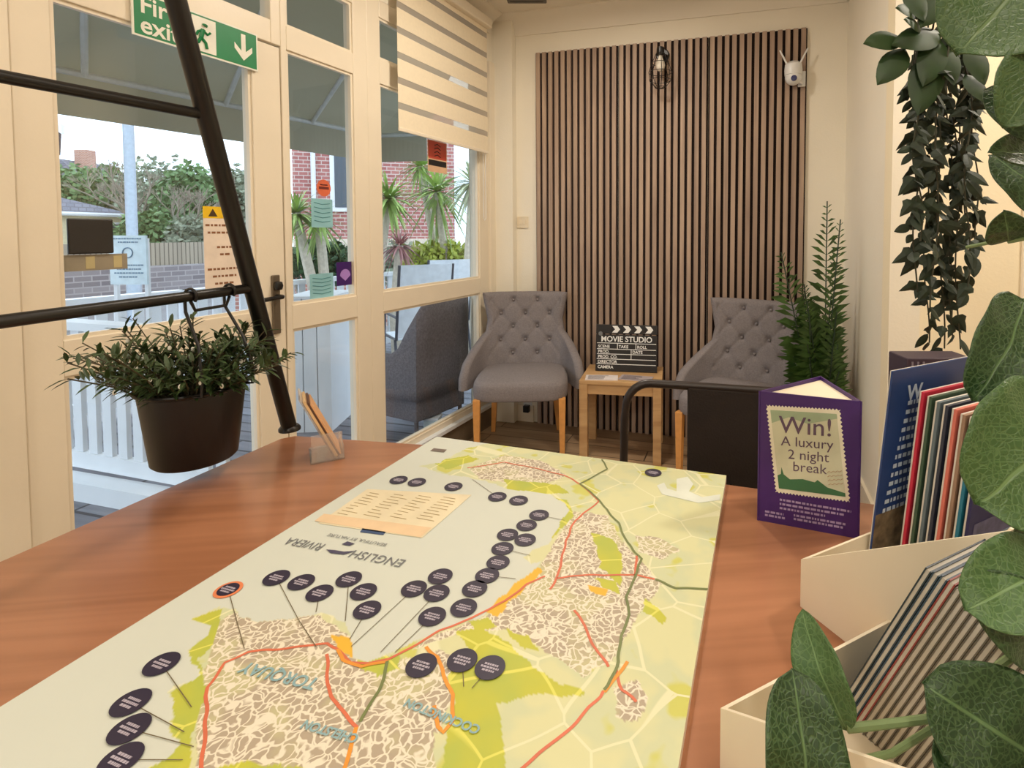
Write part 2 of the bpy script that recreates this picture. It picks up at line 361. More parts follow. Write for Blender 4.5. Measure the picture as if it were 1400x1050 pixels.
# ================================================================ SLATTED PANELS
sA, _ = onback(731, 300, .02); sB, _ = onback(1101, 300, .02); zt = onback(915, 54, .02)[1]
PW = (sB-sA)/3
whichp = ['leftmost', 'middle', 'rightmost']
lab = ['brown slatted wood wall panel behind the grey chair nearest the window', 'brown slatted wood wall panel behind the clapperboard table', 'brown slatted wood wall panel behind the grey chair beside the fern']
for k in range(3):
    a = sA+PW*k+.002; b = a+PW-.004
    c = back((a+b)/2, 0, 0)
    t = thing('slat_wall_panel', lab[k], 'wall panel', c, 'slatted wall panels')
    obj('felt_backing', MB().frame_box(BO, BD, BN, Z, (a, b), (-.02, -.008), (0.0, zt)), FELT, t)
    m = MB(); N = 13; pt = (b-a)/N
    for i in range(N):
        s = a+pt*(i+.5)
        m.frame_box(BO, BD, BN, Z, (s-pt*.30, s+pt*.30), (-.008, .012), (0.002, zt-.002))
    obj('slats', m, SLAT, t)

# ================================================================ OUTSIDE
G0 = -.06
def ground(name, poly, z0, z1, m): return struct(name, MB().prism(poly, z0, z1), m)
q = lambda s, n: (wall(s, 0, n).x, wall(s, 0, n).y)
ground('deck_floor', [q(6, -.06), q(-3.4, -.06), q(-3.4, -2.9), q(6, -2.9)], G0-.1, G0, DECK)
ground('outside_ground', [(-60, -20), (-1.2, -20), (-1.2, 3.9), (-.9, 4.6), (20, 4.6), (20, 60), (-60, 60)], -.62, -.5, mat('tarmac', (150, 152, 156), .9, vary=(2, .08)))
struct('exterior_wall', MB().prism([(p.x, p.y) for p in (wall(-.06, 0, -.06), back(p0-.2, 0, -.12), back(1.7, 0, -.12), back(1.7, 0, -.3), back(p0-.2, 0, -.3))], -.5, CZ+.1), mat('render_white', (225, 222, 214), .9))

def railing(a, b, top, label, n=None, group='white picket railings of the deck'):
    a = Vector(a); b = Vector(b); d = (b-a); L = d.length; d.normalize(); u = Vector((-d.y, d.x, 0))
    t = thing('deck_railing', label, 'railing', (a.x, a.y, G0), group)
    obj('top_rail', MB().frame_box(a, d, u, Z, (0, L), (-.05, .05), (top-.045, top)), RAIL, t)
    obj('bottom_rail', MB().frame_box(a, d, u, Z, (0, L), (-.02, .02), (.06, .15)), RAIL, t)
    k = int(L/.115)
    for i in range(k):
        s = (i+.5)*L/k
        if i % 15 == 0: obj('post', MB().frame_box(a, d, u, Z, (s-.045, s+.045), (-.045, .045), (G0, top+.0)), RAIL, t)
        else: obj('picket', MB().frame_box(a, d, u, Z, (s-.034, s+.034), (-.012, .012), (.151, top-.046)), RAIL, t)
    return t
rb0 = Pz(66, 642, 0); rb1 = Pz(345, 690, 0)
railing((rb0.x, rb0.y, 0), (rb1.x-.1, rb1.y, 0), .90, 'short white picket railing right outside the glass door, behind the hanging pot')
ra0 = Pz(60, 412, .92); ra1 = Pz(277, 393.5, .92); dd = (ra1-ra0).normalized()
s0 = ra0-dd*.9; s1 = ra0+dd*5.2
railing((s0.x, s0.y, 0), (s1.x, s1.y, 0), .92, 'long white picket railing along the outer edge of the deck')
s2 = s1 + Vector((4.2, -.9, 0))
railing((s1.x, s1.y, 0), (s2.x, s2.y, 0), .92, 'white picket railing at the far end of the deck behind the garden chairs')
m = MB().frame_box(Vector((rb0.x, rb0.y, 0)), (rb1-rb0).normalized(), Vector((0, 1, 0)), Z, (-.3, 1.25), (-.14, -.03), (G0, .04)); tag(obj('deck_kerb', m, RAIL), 'long low white kerb at the foot of the short railing', 'kerb')
# white planter box seen through side light
a = Pz(397, 592, G0); b = Pz(455, 590, G0)
m = MB()
dv = (b-a); dv.z = 0; L = dv.length; dv.normalize(); uv_ = Vector((-dv.y, dv.x, 0))
t = thing('planter_box', 'tall white boarded box outside the narrow side window', 'box', tuple(a+dv*L/2+uv_*.2))
for k in range(3): m.frame_box(a, dv, uv_, Z, (L*k/3+.004, L*(k+1)/3-.004), (0, .02), (0, .98))
m.frame_box(a, dv, uv_, Z, (.004, L-.004), (.02, .4), (0, .97)); obj('boards', m, RAIL, t)
obj('lid', MB().frame_box(a, dv, uv_, Z, (-.02, L+.02), (-.02, .42), (.981, 1.0)), RAIL, t)

# awning
aw0 = Pz(60, 151, 2.1) if False else Py(60, 151, 3.04)
O1 = Vector((-3.19, 3.04, 0)); O2 = Vector((-2.71, 4.09, 0)); od = (O2-O1).normalized()
oa = O1-od*2.6; ob_ = O1+od*2.42
oe = Vector((-1.66, 5.12, 0))
ia = wall(5.0, 0, -.10); ib = wall(-.0, 0, -.10)
aw = thing('awning', 'large grey canvas awning sheltering the deck outside the windows', 'awning', (oa.x, oa.y, 2.1))
m = MB(); ZI, ZO = 2.90, 2.36
m.poly3([ia+Z*ZI, ib+Z*ZI, oe+Z*ZO, ob_+Z*ZO, oa+Z*ZO], (0, 0, .012)); obj('canopy_cloth', m, AWN, aw)
m = MB()
def scal(m, a, b, z0, z1, n):
    d = b-a; m.poly3([a+Z*z0, b+Z*z0, b+Z*z1, a+Z*z1], Vector((-d.y, d.x, 0)).normalized()*.006)
scal(m, oa, ob_, 2.09, 2.34, 0); scal(m, ob_, oe, 2.09, 2.34, 0); obj('valance', m, AWN, aw)
m = MB(); m.tube([oa+Z*2.35, ob_+Z*2.35], .022, 8); m.tube([ob_+Z*2.35, oe+Z*2.35], .022, 8); obj('front_bar', m, AWNF, aw, smooth=True)
for f_ in (.28, .42, .56, .72, .86):
    a = oa.lerp(ob_, f_)+Z*(ZO-.015); b = ia.lerp(ib, f_*1.02-.02)+Z*(ZI-.02)
    obj('rafter', MB().tube([a, b], .017, 8), AWNF, aw, smooth=True)

# outdoor rattan chair
RAT = mat('rattan_weave', (118, 112, 116), .7, bump=(120, .8), vary=(70, .25))
def rattan(label, base, rz, m_=RAT):
    t = thing('rattan_armchair', label, 'outdoor chair', base, 'grey rattan armchairs on the deck'); t.rotation_euler.z = rz
    m = MB(); n = 24
    def fn(u, v):
        a = (u-.5)*2; z = .30+v*(.62 if abs(a) < .45 else .62*(.45+.55*max(0, 1-(abs(a)-.45)/.25)) if abs(a) < .7 else .62*.45)
        x = .31*math.sin(a*PI/2*1.0) if abs(a) < 1 else 0
        x = max(-.32, min(.32, a*.62)); y = .28 if abs(a) < .5 else .28-(abs(a)-.5)*1.1
        return (x, y+v*.06*(1 if abs(a) < .5 else .3), z)
    m.grid(fn, n, 8); o = obj('backrest', m, m_, t, smooth=True, world=False)
    so = o.modifiers.new('s', 'SOLIDIFY'); so.thickness = .035; so.offset = 0
    obj('seat', MB().box(-.29, .29, -.27, .26, .30, .42), m_, t, world=False, bevel=.02)
    obj('skirt', MB().box(-.30, .30, -.28, .27, .16, .298), m_, t, world=False, bevel=.01)
    for x in (-.27, .27):
        for y in (-.25, .24): obj('leg', MB().tube([(x, y, 0), (x, y, .16)], .018, 8), mat('grey_leg', (96, 92, 96), .6), t, world=False, smooth=True)
    return t
p = Pz(590, 592, G0)
rattan('grey rattan armchair standing on the deck just outside the window', (-1.33, 3.84, G0), math.radians(-118)).scale = (.78, .85, 1.08)
p = Pz(655, 500, G0)
# white garden sling chairs
SLING = mat('sling_fabric', (226, 232, 238), .7)
def sling(label, base, rz):
    t = thing('garden_chair', label, 'garden chair', base, 'white sling garden chairs'); t.rotation_euler.z = rz
    for x in (-.25, .25):
        m = MB(); m.tube([(x, .40, 1.16), (x, .25, .45), (x, -.22, .43), (x, -.26, 0)], .014, 8); m.tube([(x, .20, .44), (x, .34, 0)], .014, 8); obj('side_frame', m, mat('dark_frame', (70, 72, 80), .4), t, world=False, smooth=True)
        obj('armrest', MB().tube([(x, .28, .66), (x, -.18, .66), (x, -.22, .43)], .013, 8), MATS['dark_frame'], t, world=False, smooth=True)
    obj('backrest', MB().poly3([(-.24, .25, .46), (.24, .25, .46), (.24, .40, 1.16), (-.24, .40, 1.16)], (0, .008, 0)), SLING, t, world=False)
    obj('seat', MB().box(-.24, .24, -.22, .24, .44, .45), SLING, t, world=False)
    return t
for x, y, l in ((567, 358, 'white sling garden chair seen through the window, nearer the door'), (601, 355, 'white sling garden chair seen through the window, nearer the corner')):
    p = Py(x, y, 5.3 if x == 567 else 6.2); sling(l, (p.x, p.y, G0), math.radians(35)+PI)
# small lantern on deck by the rattan chair
p = Pz(592, 600, G0); t = thing('lantern', 'small pale square lantern on the deck at the foot of the rattan chair', 'lantern', tuple(p))
PL = mat('pale_blue_plastic', (205, 222, 228), .4)
obj('base', MB().box(p.x-.06, p.x+.06, p.y-.06, p.y+.06, G0, G0+.02), PL, t)
obj('housing', MB().box(p.x-.05, p.x+.05, p.y-.05, p.y+.05, G0+.02, G0+.15), PL, t, bevel=.005)
obj('cap', MB().box(p.x-.055, p.x+.055, p.y-.055, p.y+.055, G0+.151, G0+.165), RAIL, t)

# foliage helpers
def leaf_quads(m, c, rad, n, size, rn, shell=.35, drop=0):
    c = Vector(c)
    for _ in range(n):
        d = Vector((rn.gauss(0, 1), rn.gauss(0, 1), rn.gauss(0, 1))).normalized(); r = (shell+(1-shell)*rn.random())
        bmp = .75+.35*noise.noise(d*2.2+c)
        p = c + Vector((d.x*rad[0], d.y*rad[1], d.z*rad[2]))*r*bmp
        a = Vector((rn.gauss(0, 1), rn.gauss(0, 1), rn.gauss(0, 1)-drop)).normalized()*size*(.6+.8*rn.random()); b = a.orthogonal().normalized()*size*.35
        if rn.random() < .5: b = a.cross(b).normalized()*size*.35
        m.add([p, p+a*.5+b, p+a, p+a*.5-b], [(0, 1, 2, 3)])
LG = [mat('leaf_dark_green', (62, 92, 58), .6, vary=(9, .3)), mat('leaf_mid_green', (104, 136, 84), .6, vary=(7, .3)), mat('leaf_yellow_green', (176, 186, 78), .6, vary=(7, .3)), mat('leaf_grey_green', (146, 156, 134), .7, vary=(5, .3))]
BARK = mat('bark', (150, 140, 126), .9, vary=(20, .2), bump=(40, .4))
def bush(label, c, rad, n, size, g, name='bush', seed=1, stem=True, cat='shrub', group=None):
    rn = random.Random(seed); t = thing(name, label, cat, (c[0], c[1], -.5), group)
    m = MB(); leaf_quads(m, c, rad, n, size, rn); obj('foliage', m, g, t)
    m = MB()
    for k in range(6 if stem else 0):
        e = Vector(c)+Vector((rn.uniform(-.6, .6)*rad[0], rn.uniform(-.6, .6)*rad[1], rn.uniform(-.2, .7)*rad[2]))
        b = Vector((c[0]+rn.uniform(-.05, .05), c[1], -.5)); m.tube([b, b.lerp(e, .5)+Vector((0, 0, .1)), e], [.03+.05*rad[2]*.5, .02+.02*rad[2], .01], 6)
    if stem: obj('stem', m, BARK, t, smooth=True)
    return t
def baretree(label, base, h, seed, g=None, name='bare_tree', group=None):
    rn = random.Random(seed); t = thing(name, label, 'tree', base, group); m = MB(); tips = []
    def grow(p, d, L, r, k):
        e = p+d*L; mid = p.lerp(e, .5)+Vector((rn.uniform(-1, 1), rn.uniform(-1, 1), 0))*L*.06
        m.tube([p, mid, e], [r, r*.85, r*.7], 5, cap=False); tips.append(e)
        if k == 0: return
        for _ in range(3 if k > 1 else 4):
            nd = (d+Vector((rn.uniform(-.8, .8), rn.uniform(-.8, .8), rn.uniform(-.1, .5)))).normalized(); grow(e, nd, L*rn.uniform(.6, .8), r*.6, k-1)
    grow(Vector(base), Z, h*.32, h*.022, 5); obj('branches', m, BARK, t)
    if g:
        m = MB()
        for e in tips:
            if rn.random() < .8: leaf_quads(m, e, (.5, .5, .4), 6, .2, rn)
        obj('foliage', m, g, t)
    return t
def tree(label, c, rad, n, size, g, seed, name='tree'): return bush(label, c, rad, n, size, g, name, seed, True, 'tree')

# background trees behind fence
tp = lambda x, y, Y: Py(x, y, Y)
for (x, y, Y, rx, rz, g, sd, l) in [(125, 272, 26, 2.6, 2.3, 1, 3, 'rounded green tree right of the gable, behind the slate roof'), (215, 276, 27, 2.8, 2.8, 3, 4, 'grey-green tree just behind the lamp post'),
                                  (268, 278, 22, 1.8, 2.2, 1, 5, 'green tree beside the black ladder pole, behind the fence'), (320, 280, 24, 2.3, 2.5, 3, 6, 'grey-green tree at the right edge of the door glass')]:
    c = tp(x, y, Y); tree(l, tuple(c), (rx, rx, rz), 4200, .26, LG[g], sd)
p = tp(205, 330, 21); baretree('bare leafless tree rising above the green trees in the door glass', (p.x, p.y, -.5), 5.0, 12)
p = tp(255, 330, 19); baretree('small bare tree just left of the black ladder pole', (p.x, p.y, -.5), 4.2, 15)
for (x, y, Y, rx, rz, n, g, sd, l) in [(205, 318, 18.5, 1.6, 1.0, 2200, 1, 31, 'low green shrub behind the fence by the notice board'), (262, 322, 18.5, 1.2, .9, 1800, 3, 32, 'low grey-green shrub behind the fence by the peach notice')]:
    c = tp(x, y, Y); bush(l, tuple(c), (rx, .9, rz), n, .2, LG[g], 'shrub', sd)
# wall + fence
STONE = brickmat('stone_wall_blocks', (176, 174, 178), (140, 138, 144), (196, 196, 198), .45, .14)
a = tp(40, 372, 12.0); b = tp(345, 362, 16.5)
m = MB(); dv = Vector((b.x-a.x, b.y-a.y, 0)); L = dv.length; dv.normalize(); un = Vector((-dv.y, dv.x, 0))
m.frame_box(Vector((a.x, a.y, 0)), dv, un, Z, (-3, L+1), (0, .3), (-.5, .50)); tag(obj('stone_wall', m, STONE), 'long grey stone boundary wall across the road', 'wall')
m = MB().frame_box(Vector((a.x, a.y, 0)), dv, un, Z, (-3, L+1), (.34, .37), (-.5, 1.12))
tag(obj('timber_fence', m, brickmat('fence_boards', (196, 190, 170), (180, 174, 156), (120, 116, 104), .14, 3.0)), 'pale timber board fence above the stone wall', 'fence')
# bungalow
hb = thing('bungalow', 'cream bungalow with grey slate roof seen at the left of the door', 'house', tuple(Py(120, 330, 20)))
e0 = Py(52, 292, 18); e1 = Py(186, 291, 21.5)
dv = Vector((e1.x-e0.x, e1.y-e0.y, 0)); L = dv.length; dv.normalize(); un = Vector((-dv.y, dv.x, 0)); e0g = Vector((e0.x, e0.y, 0)); ez = (e0.z+e1.z)/2
obj('walls', MB().frame_box(e0g, dv, un, Z, (.0, L-.3), (.2, 6), (-.5, ez)), mat('cream_render', (232, 218, 178), .9), hb)
m = MB(); A = e0g+dv*-.3; B = e0g+dv*L
rp = Py(68, 247, 19.5); zr = ez+1.25
v = [A+Z*ez, B+Z*ez, B+un*6.4+Z*ez, A+un*6.4+Z*ez, A+dv*.1+un*3.2+Z*zr, B-dv*3.0+un*3.2+Z*zr]
m.add(v, [(0, 1, 5, 4), (1, 2, 5), (2, 3, 4, 5), (3, 0, 4), (3, 2, 1, 0)]); obj('roof', m, brickmat('slate_roof_tiles', (128, 130, 144), (112, 114, 128), (98, 98, 110), .3, .16), hb)
obj('gutter', MB().tube([A+Z*(ez-.05)-un*.05, B+Z*(ez-.05)-un*.05], .07, 8), RAIL, hb, smooth=True)
for s in (2.2, ):
    f_ = obj('window', MB().frame_box(e0g, dv, un, Z, (s, s+1.0), (.14, .2), (.9, 1.8)), RAIL, hb); obj('pane', MB().frame_box(e0g, dv, un, Z, (s+.08, s+.92), (.12, .139), (.98, 1.72)), mat('dark_pane', (70, 84, 96), .15), f_)
# brick gable house at the left edge of the glass
BR = brickmat('red_brick', (176, 118, 100), (158, 100, 86), (206, 192, 178), .22, .075)
g0 = Py(73, 200, 9.0); gz = thing('brick_house', 'tall red brick gable house at the far left edge of the door glass', 'house', (g0.x-1.5, g0.y, -.5))
obj('walls', MB().prism([(g0.x-3, g0.y), (g0.x, g0.y), (g0.x*1.4, g0.y*1.4), (g0.x*1.4-3, g0.y*1.4)], -.5, 3.2), BR, gz)
m = MB(); ap = g0.x-1.5
for sg in (-1, 1):
    a = Vector((ap, g0.y-.2, 4.3)); b = Vector((ap+sg*1.85, g0.y-.2, 3.02)); m.poly3([a, b, b+Z*.16, a+Z*.16], (0, .05, 0))
obj('bargeboard', m, RAIL, gz)
m = MB().poly3([(ap-1.8, g0.y-.14, 3.2), (ap+1.8, g0.y-.14, 3.2), (ap, g0.y-.14, 4.45)], (g0.x*.4, 3.6, 0)); obj('roof', m, MATS['slate_roof_tiles'], gz)
obj('drainpipe', MB().tube([(g0.x+.03, g0.y-.05, -.5), (g0.x+.03, g0.y-.05, 3.0)], .04, 8), RAIL, gz, smooth=True)
# far rooftops with chimney
c = Py(95, 235, 40); t = thing('terrace_house', 'distant red brick house with a chimney, above the slate roof', 'house', (c.x, c.y, -.5))
obj('walls', MB().box(c.x-2.4, c.x+1.4, c.y, c.y+4, -.5, 5.0), BR, t)
obj('roof', MB().poly3([(c.x-2.7, c.y-.2, 5.0), (c.x+1.7, c.y-.2, 5.0), (c.x-.5, c.y-.2, 6.9)], (0, 4.4, 0)), MATS['slate_roof_tiles'], t)
obj('chimney', MB().box(c.x-.2, c.x+.8, c.y+.6, c.y+1.3, 5.3, 7.7), BR, t)
# lamp post
c = Py(181, 330, 9.5); t = thing('lamp_post', 'tall pale grey street lamp post seen through the door glass', 'lamp post', (c.x, c.y, -.5))
obj('pole', MB().lathe([(.11, 0), (.11, 1.2), (.085, 1.25), (.075, 6.5)], (c.x, c.y, -.5), 14), mat('galvanised', (170, 184, 198), .5), t, smooth=True)
obj('bracket', MB().tube([(c.x, c.y, 5.9), (c.x+.1, c.y, 6.3), (c.x+1.0, c.y, 6.45)], .04, 8), MATS['galvanised'], t, smooth=True)
obj('lamp_head', MB().box(c.x+.8, c.x+1.4, c.y-.12, c.y+.12, 6.38, 6.5), MATS['galvanised'], t, bevel=.03)
# outdoor notice sign
c0 = Py(151, 389, 3.72); c1 = Py(199, 322, 3.72)
t = thing('notice_board', 'white notice board with blue writing standing outside the glass door', 'sign', ((c0.x+c1.x)/2, 3.72, G0))
obj('board', MB().box(c0.x, c1.x, 3.72, 3.735, c0.z, c1.z), mat('sign_pale_blue', (214, 232, 240), .5), t)
BLU = mat('sign_blue', (90, 130, 160), .5)
m = MB(); wd = c1.x-c0.x; hh = c1.z-c0.z; cx = (c0.x+c1.x)/2
m.tube([(cx+.035*math.cos(a*PI/8), 3.718, c1.z-hh*.35+.035*math.sin(a*PI/8)) for a in range(16)], .004, 5, closed=True)
for k, (zz, ww) in enumerate([(.06, .75), (.13, .5), (.60, .7), (.68, .6), (.76, .75), (.84, .5)]):
    x = cx-wd*ww/2
    while x < cx+wd*ww/2:
        l = rnd.uniform(.008, .022); m.box(x, x+l, 3.717, 3.7195, c1.z-hh*zz-.006, c1.z-hh*zz+.003); x += l+.006
obj('lettering', m, BLU, t)
for x in (c0.x+.02, c1.x-.02): obj('post', MB().box(x-.012, x+.012, 3.736, 3.76, G0, c1.z-.02), RAIL, t)
# red brick building beyond the deck
b0 = Py(300, 330, 12.0); b1 = Py(622, 330, 13.5)
rb = thing('brick_building', 'large red brick building beyond the palms', 'building', (b0.x, b0.y, -.5))
dv = Vector((b1.x-b0.x, b1.y-b0.y, 0)); L = dv.length; dv.normalize(); un = Vector((-dv.y, dv.x, 0)); bb = Vector((b0.x, b0.y, 0))
RB = brickmat('pink_brick', (186, 122, 116), (168, 104, 100), (214, 196, 188), .24, .09)
obj('walls', MB().frame_box(bb, dv, un, Z, (1.5, L), (0, 4), (-.5, 5.2)), RB, rb)
obj('string_course', MB().frame_box(bb, dv, un, Z, (1.5, L+.02), (-.06, 0), (1.05, 1.25)), mat('pale_stone', (226, 214, 196), .8), rb)
obj('low_wall', MB().frame_box(bb, dv, un, Z, (1.0, L+1.6), (-2.5, -2.3), (-.5, .75)), brickmat('garden_brick', (178, 124, 110), (160, 106, 96), (206, 190, 180)), rb)
pp = (Py(427, 240, 12.4)-bb).dot(dv)
obj('drainpipe', MB().tube([bb+dv*pp-un*.08+Z*-.5, bb+dv*pp-un*.08+Z*5.2], .055, 8), RAIL, rb, smooth=True)
for k, s in enumerate((2.3, 6.0)):
    f_ = obj('window', MB().frame_box(bb, dv, un, Z, (s, s+1.1), (-.05, 0), (1.9, 3.4)), RAIL, rb); obj('pane', MB().frame_box(bb, dv, un, Z, (s+.1, s+1.0), (-.06, -.051), (2.0, 3.3)), MATS['dark_pane'], f_)
# hedges
for (x, y, Y, rx, ry, rz, n, g, sd, l) in [(440, 358, 7.6, 1.0, .5, .42, 2600, 0, 21, 'clipped green hedge behind the railing in the narrow side window'), (600, 352, 7.0, .75, .4, .26, 1600, 2, 22, 'yellow-green shrub behind the white garden chairs'),
                                          (540, 362, 8.2, .6, .5, .5, 900, 3, 23, 'grey-green shrub at the left side of the window view')]:
    c = Py(x, y, Y); bush(l, tuple(c), (rx, ry, rz), n, .09, LG[g], 'hedge' if g == 0 else 'shrub', sd)
# cordyline palms
def cordyline(label, heads, base, seed, g, group='palms with spiky leaf heads outside the window'):
    rn = random.Random(seed); base = Vector(base); t = thing('cordyline_palm', label, 'palm tree', tuple(base), group)
    for (c, r) in heads:
        c = Vector(c); mid = base.lerp(c, .55)+Vector((rn.uniform(-.12, .12), 0, 0)); obj('trunk', MB().tube([base, mid, c], [.07, .055, .045], 8), mat('palm_trunk', (206, 196, 178), .9, vary=(30, .15)), t, smooth=True)
        m = MB()
        for k in range(110):
            d = Vector((rn.gauss(0, 1), rn.gauss(0, 1), rn.gauss(.25, .8))).normalized(); L = r*rn.uniform(.75, 1.1); w_ = r*.045; s = d.cross(Z).normalized()*w_
            pts = []; nseg = 4
            for j in range(nseg+1):
                f_ = j/nseg; pts.append(c+d*L*f_-Z*(f_*f_*L*.35))
            k0 = len(m.v)
            for j, p in enumerate(pts):
                ww = s*(1-j/nseg)**.6*(1 if j else .6); m.v += [p-ww, p+ww+Vector((0, 0, .0))]
            for j in range(nseg): m.f.append((k0+2*j, k0+2*j+1, k0+2*j+3, k0+2*j+2))
        obj('leaf_head', m, g, t)
    return t
PG = [mat('palm_green', (150, 176, 96), .5, vary=(6, .35)), mat('palm_pale', (182, 192, 158), .5, vary=(6, .3)), mat('palm_pink', (170, 120, 120), .5, vary=(6, .3))]
hd = lambda x, y, Y, r: (tuple(Py(x, y, Y)), r)
p = Py(520, 380, 6.4); cordyline('spiky palm at the left of the window view, bright green head', [hd(531, 272, 6.4, .55)], (p.x, p.y, -.5), 1, PG[0])
p = Py(600, 380, 6.9); cordyline('two-headed spiky palm in the middle of the window view', [hd(598, 262, 6.9, .62), hd(575, 228, 7.2, .4)], (p.x, p.y, -.5), 2, PG[0])
p = Py(645, 380, 6.3); cordyline('pale spiky palm at the right edge of the window view', [hd(646, 250, 6.3, .5)], (p.x, p.y, -.5), 3, PG[1])
p = Py(545, 380, 5.9); cordyline('low pinkish spiky palm below the bright green palm', [hd(546, 335, 5.9, .32)], (p.x, p.y, -.5), 4, PG[2])
p = Pz(462, 445, -.3); t3 = cordyline('leaning spiky palm with a pale curved trunk in the side window', [hd(404, 292, 5.4, .42), hd(436, 302, 5.5, .38)], (Py(461, 440, 5.3).x, 5.3, -.5), 5, PG[0])

# ================================================================ WINDOW STICKERS, SIGNS
def wrect(x0, y0, x1, y1, n=.006):
    xm, ym = (x0+x1)/2, (y0+y1)/2
    s1, _ = onwall(x0, ym, n); s0, _ = onwall(x1, ym, n); _, za = onwall(xm, y1, n); _, zb = onwall(xm, y0, n); return s0, s1, za, zb
def wfn(s, z, n):  # text frame: +x towards right in view (decreasing s)
    return lambda a, b: wall(s-a, z+b, n)
s0, s1, z0, z1 = wrect(585, 193, 611, 236)
t = thing('window_sticker', 'red and cream warning sticker at the top of the window glass, below the blind', 'sticker', tuple(wall((s0+s1)/2, z0, .004)))
obj('cream_backing', wbox(MB(), s0, s1, z0, z1, .004, .005), mat('cream_paper', (226, 186, 150), .6), t)
m = MB(); wbox(m, s0+.006, s1-.006, z0+(z1-z0)*.42, z1-.005, .0052, .0056); obj('red_panel', m, mat('sticker_red', (206, 84, 66), .5), t)
m = MB(); wbox(m, s0+.006, s1-.006, z0+(z1-z0)*.2, z0+(z1-z0)*.38, .0052, .0056)
cm = (s0+s1)/2
for k in range(4): m.tube([wall(cm+.03, z1-.03-.022*k, .0058), wall(cm, z1-.02-.022*k, .0058), wall(cm-.03, z1-.032-.022*k, .0058)], .0025, 4)
obj('black_print', m, mat('print_black', (30, 24, 26), .6), t)
sx, sz = onwall(443, 257, .006); t = thing('window_sticker', 'round orange sticker on the narrow side window glass', 'sticker', tuple(wall(sx, sz-.045, .004)))
obj('orange_disc', MB().lathe([(.040, 0), (.040, .001)], wall(sx, sz, .004), 28, WN), mat('sticker_orange', (224, 112, 76), .5), t)
m = MB(); wbox(m, sx-.028, sx+.028, sz-.006, sz+.006, .0052, .0056); m.tube([wall(sx+.02, sz+.015, .0056), wall(sx-.02, sz+.015, .0056)], .003, 4); obj('dark_print', m, mat('print_brown', (110, 40, 30), .6), t)
TEAL = mat('sticker_teal', (146, 198, 208), .5); TEALD = mat('teal_print', (70, 140, 150), .5)
for (x0, y0, x1, y1, l) in ((426, 272, 455, 311, 'pale teal sticker directly under the round orange sticker'), (424, 374, 456, 408, 'square pale teal sticker at the bottom of the side window glass')):
    s0, s1, z0, z1 = wrect(x0, y0, x1, y1); t = thing('window_sticker', l, 'sticker', tuple(wall((s0+s1)/2, z0, .004)), 'teal stickers')
    obj('backing', wbox(MB(), s0, s1, z0, z1, .004, .005), TEAL, t)
    m = MB()
    for k in range(5):
        zz = z1-.02-(z1-z0-.03)*k/5; m.tube([wall(s0+.015, zz, .0054), wall((s0+s1)/2, zz-.006, .0054), wall(s1-.015, zz+.002, .0054)], .0016, 4)
    obj('print', m, TEALD, t)
s0, s1, z0, z1 = wrect(460, 358, 483, 390); t = thing('window_sticker', 'dark purple square sticker with a pale fan emblem on the side window glass', 'sticker', tuple(wall((s0+s1)/2, z0, .006)))
obj('backing', wbox(MB(), s0, s1, z0, z1, .006, .007), mat('sticker_purple', (62, 22, 104), .5), t)
cm = (s0+s1)/2; r = (z1-z0)*.28
m = MB(); m.add([wall(cm, z0+.022, .0075)]+[wall(cm+r*math.cos(PI*k/10), z0+.022+r*.8+r*math.sin(PI*k/10), .0075) for k in range(11)], [tuple(range(12))]); obj('emblem', m, mat('lilac', (176, 136, 214), .5), t)
# notice on door
s0, s1, z0, z1 = wrect(279, 283, 331, 399); t = thing('door_notice', 'peach paper notice with a yellow warning strip on the door glass', 'notice', tuple(wall((s0+s1)/2, z0, .006)))
obj('paper', wbox(MB(), s0, s1, z0, z1-.045, .005, .006), mat('peach_paper', (238, 222, 206), .7), t)
obj('warning_strip', wbox(MB(), s0, s1, z1-.0445, z1, .005, .0062), mat('warning_yellow', (240, 196, 30), .5), t)
m = MB(); cm = (s0+s1)/2
m.add([wall(cm+.055, z1-.038, .0066), wall(cm+.02, z1-.038, .0066), wall(cm+.0375, z1-.008, .0066)], [(0, 1, 2)]); obj('warning_triangle', m, mat('print_dark', (70, 50, 20), .6), t)
m = MB()
for k, ww in enumerate((.9, .8, 0, .35, .2, 0, .85, .6, .5, .7)):
    zz = z1-.075-.028*k; x = cm+(s1-s0)*ww/2
    while ww and x > cm-(s1-s0)*ww/2: l = rnd.uniform(.006, .018); wbox(m, x-l, x, zz, zz+.008, .0062, .0065); x -= l+.005
obj('print', m, mat('print_brown2', (140, 92, 60), .6), t)
# black plate and tan strip on door glass
s0, s1, z0, z1 = wrect(91, 299, 153, 347); tag(obj('door_plate', wbox(MB(), s0, s1, z0, z1, .0045, .016), mat('plate_black', (38, 34, 32), .45), bevel=.004), 'black rectangular plate stuck on the door glass', 'plate')
s0, s1, z0, z1 = wrect(71, 348, 174, 370)
t = thing('door_strip', 'tan strip with paler squares on the door glass below the black plate', 'strip', tuple(wall((s0+s1)/2, z0, .006)))
obj('tape', wbox(MB(), s0, s1, z0, z1, .0045, .007), mat('tan_strip', (150, 140, 120), .6), t)
m = MB(); dl = (s1-s0)
for f_ in (.08, .46, .86): wbox(m, s0+dl*f_, s0+dl*(f_+.12), z0+.006, z1-.006, .0072, .0078)
obj('pale_square', m, mat('pale_square', (190, 176, 130), .6), t)
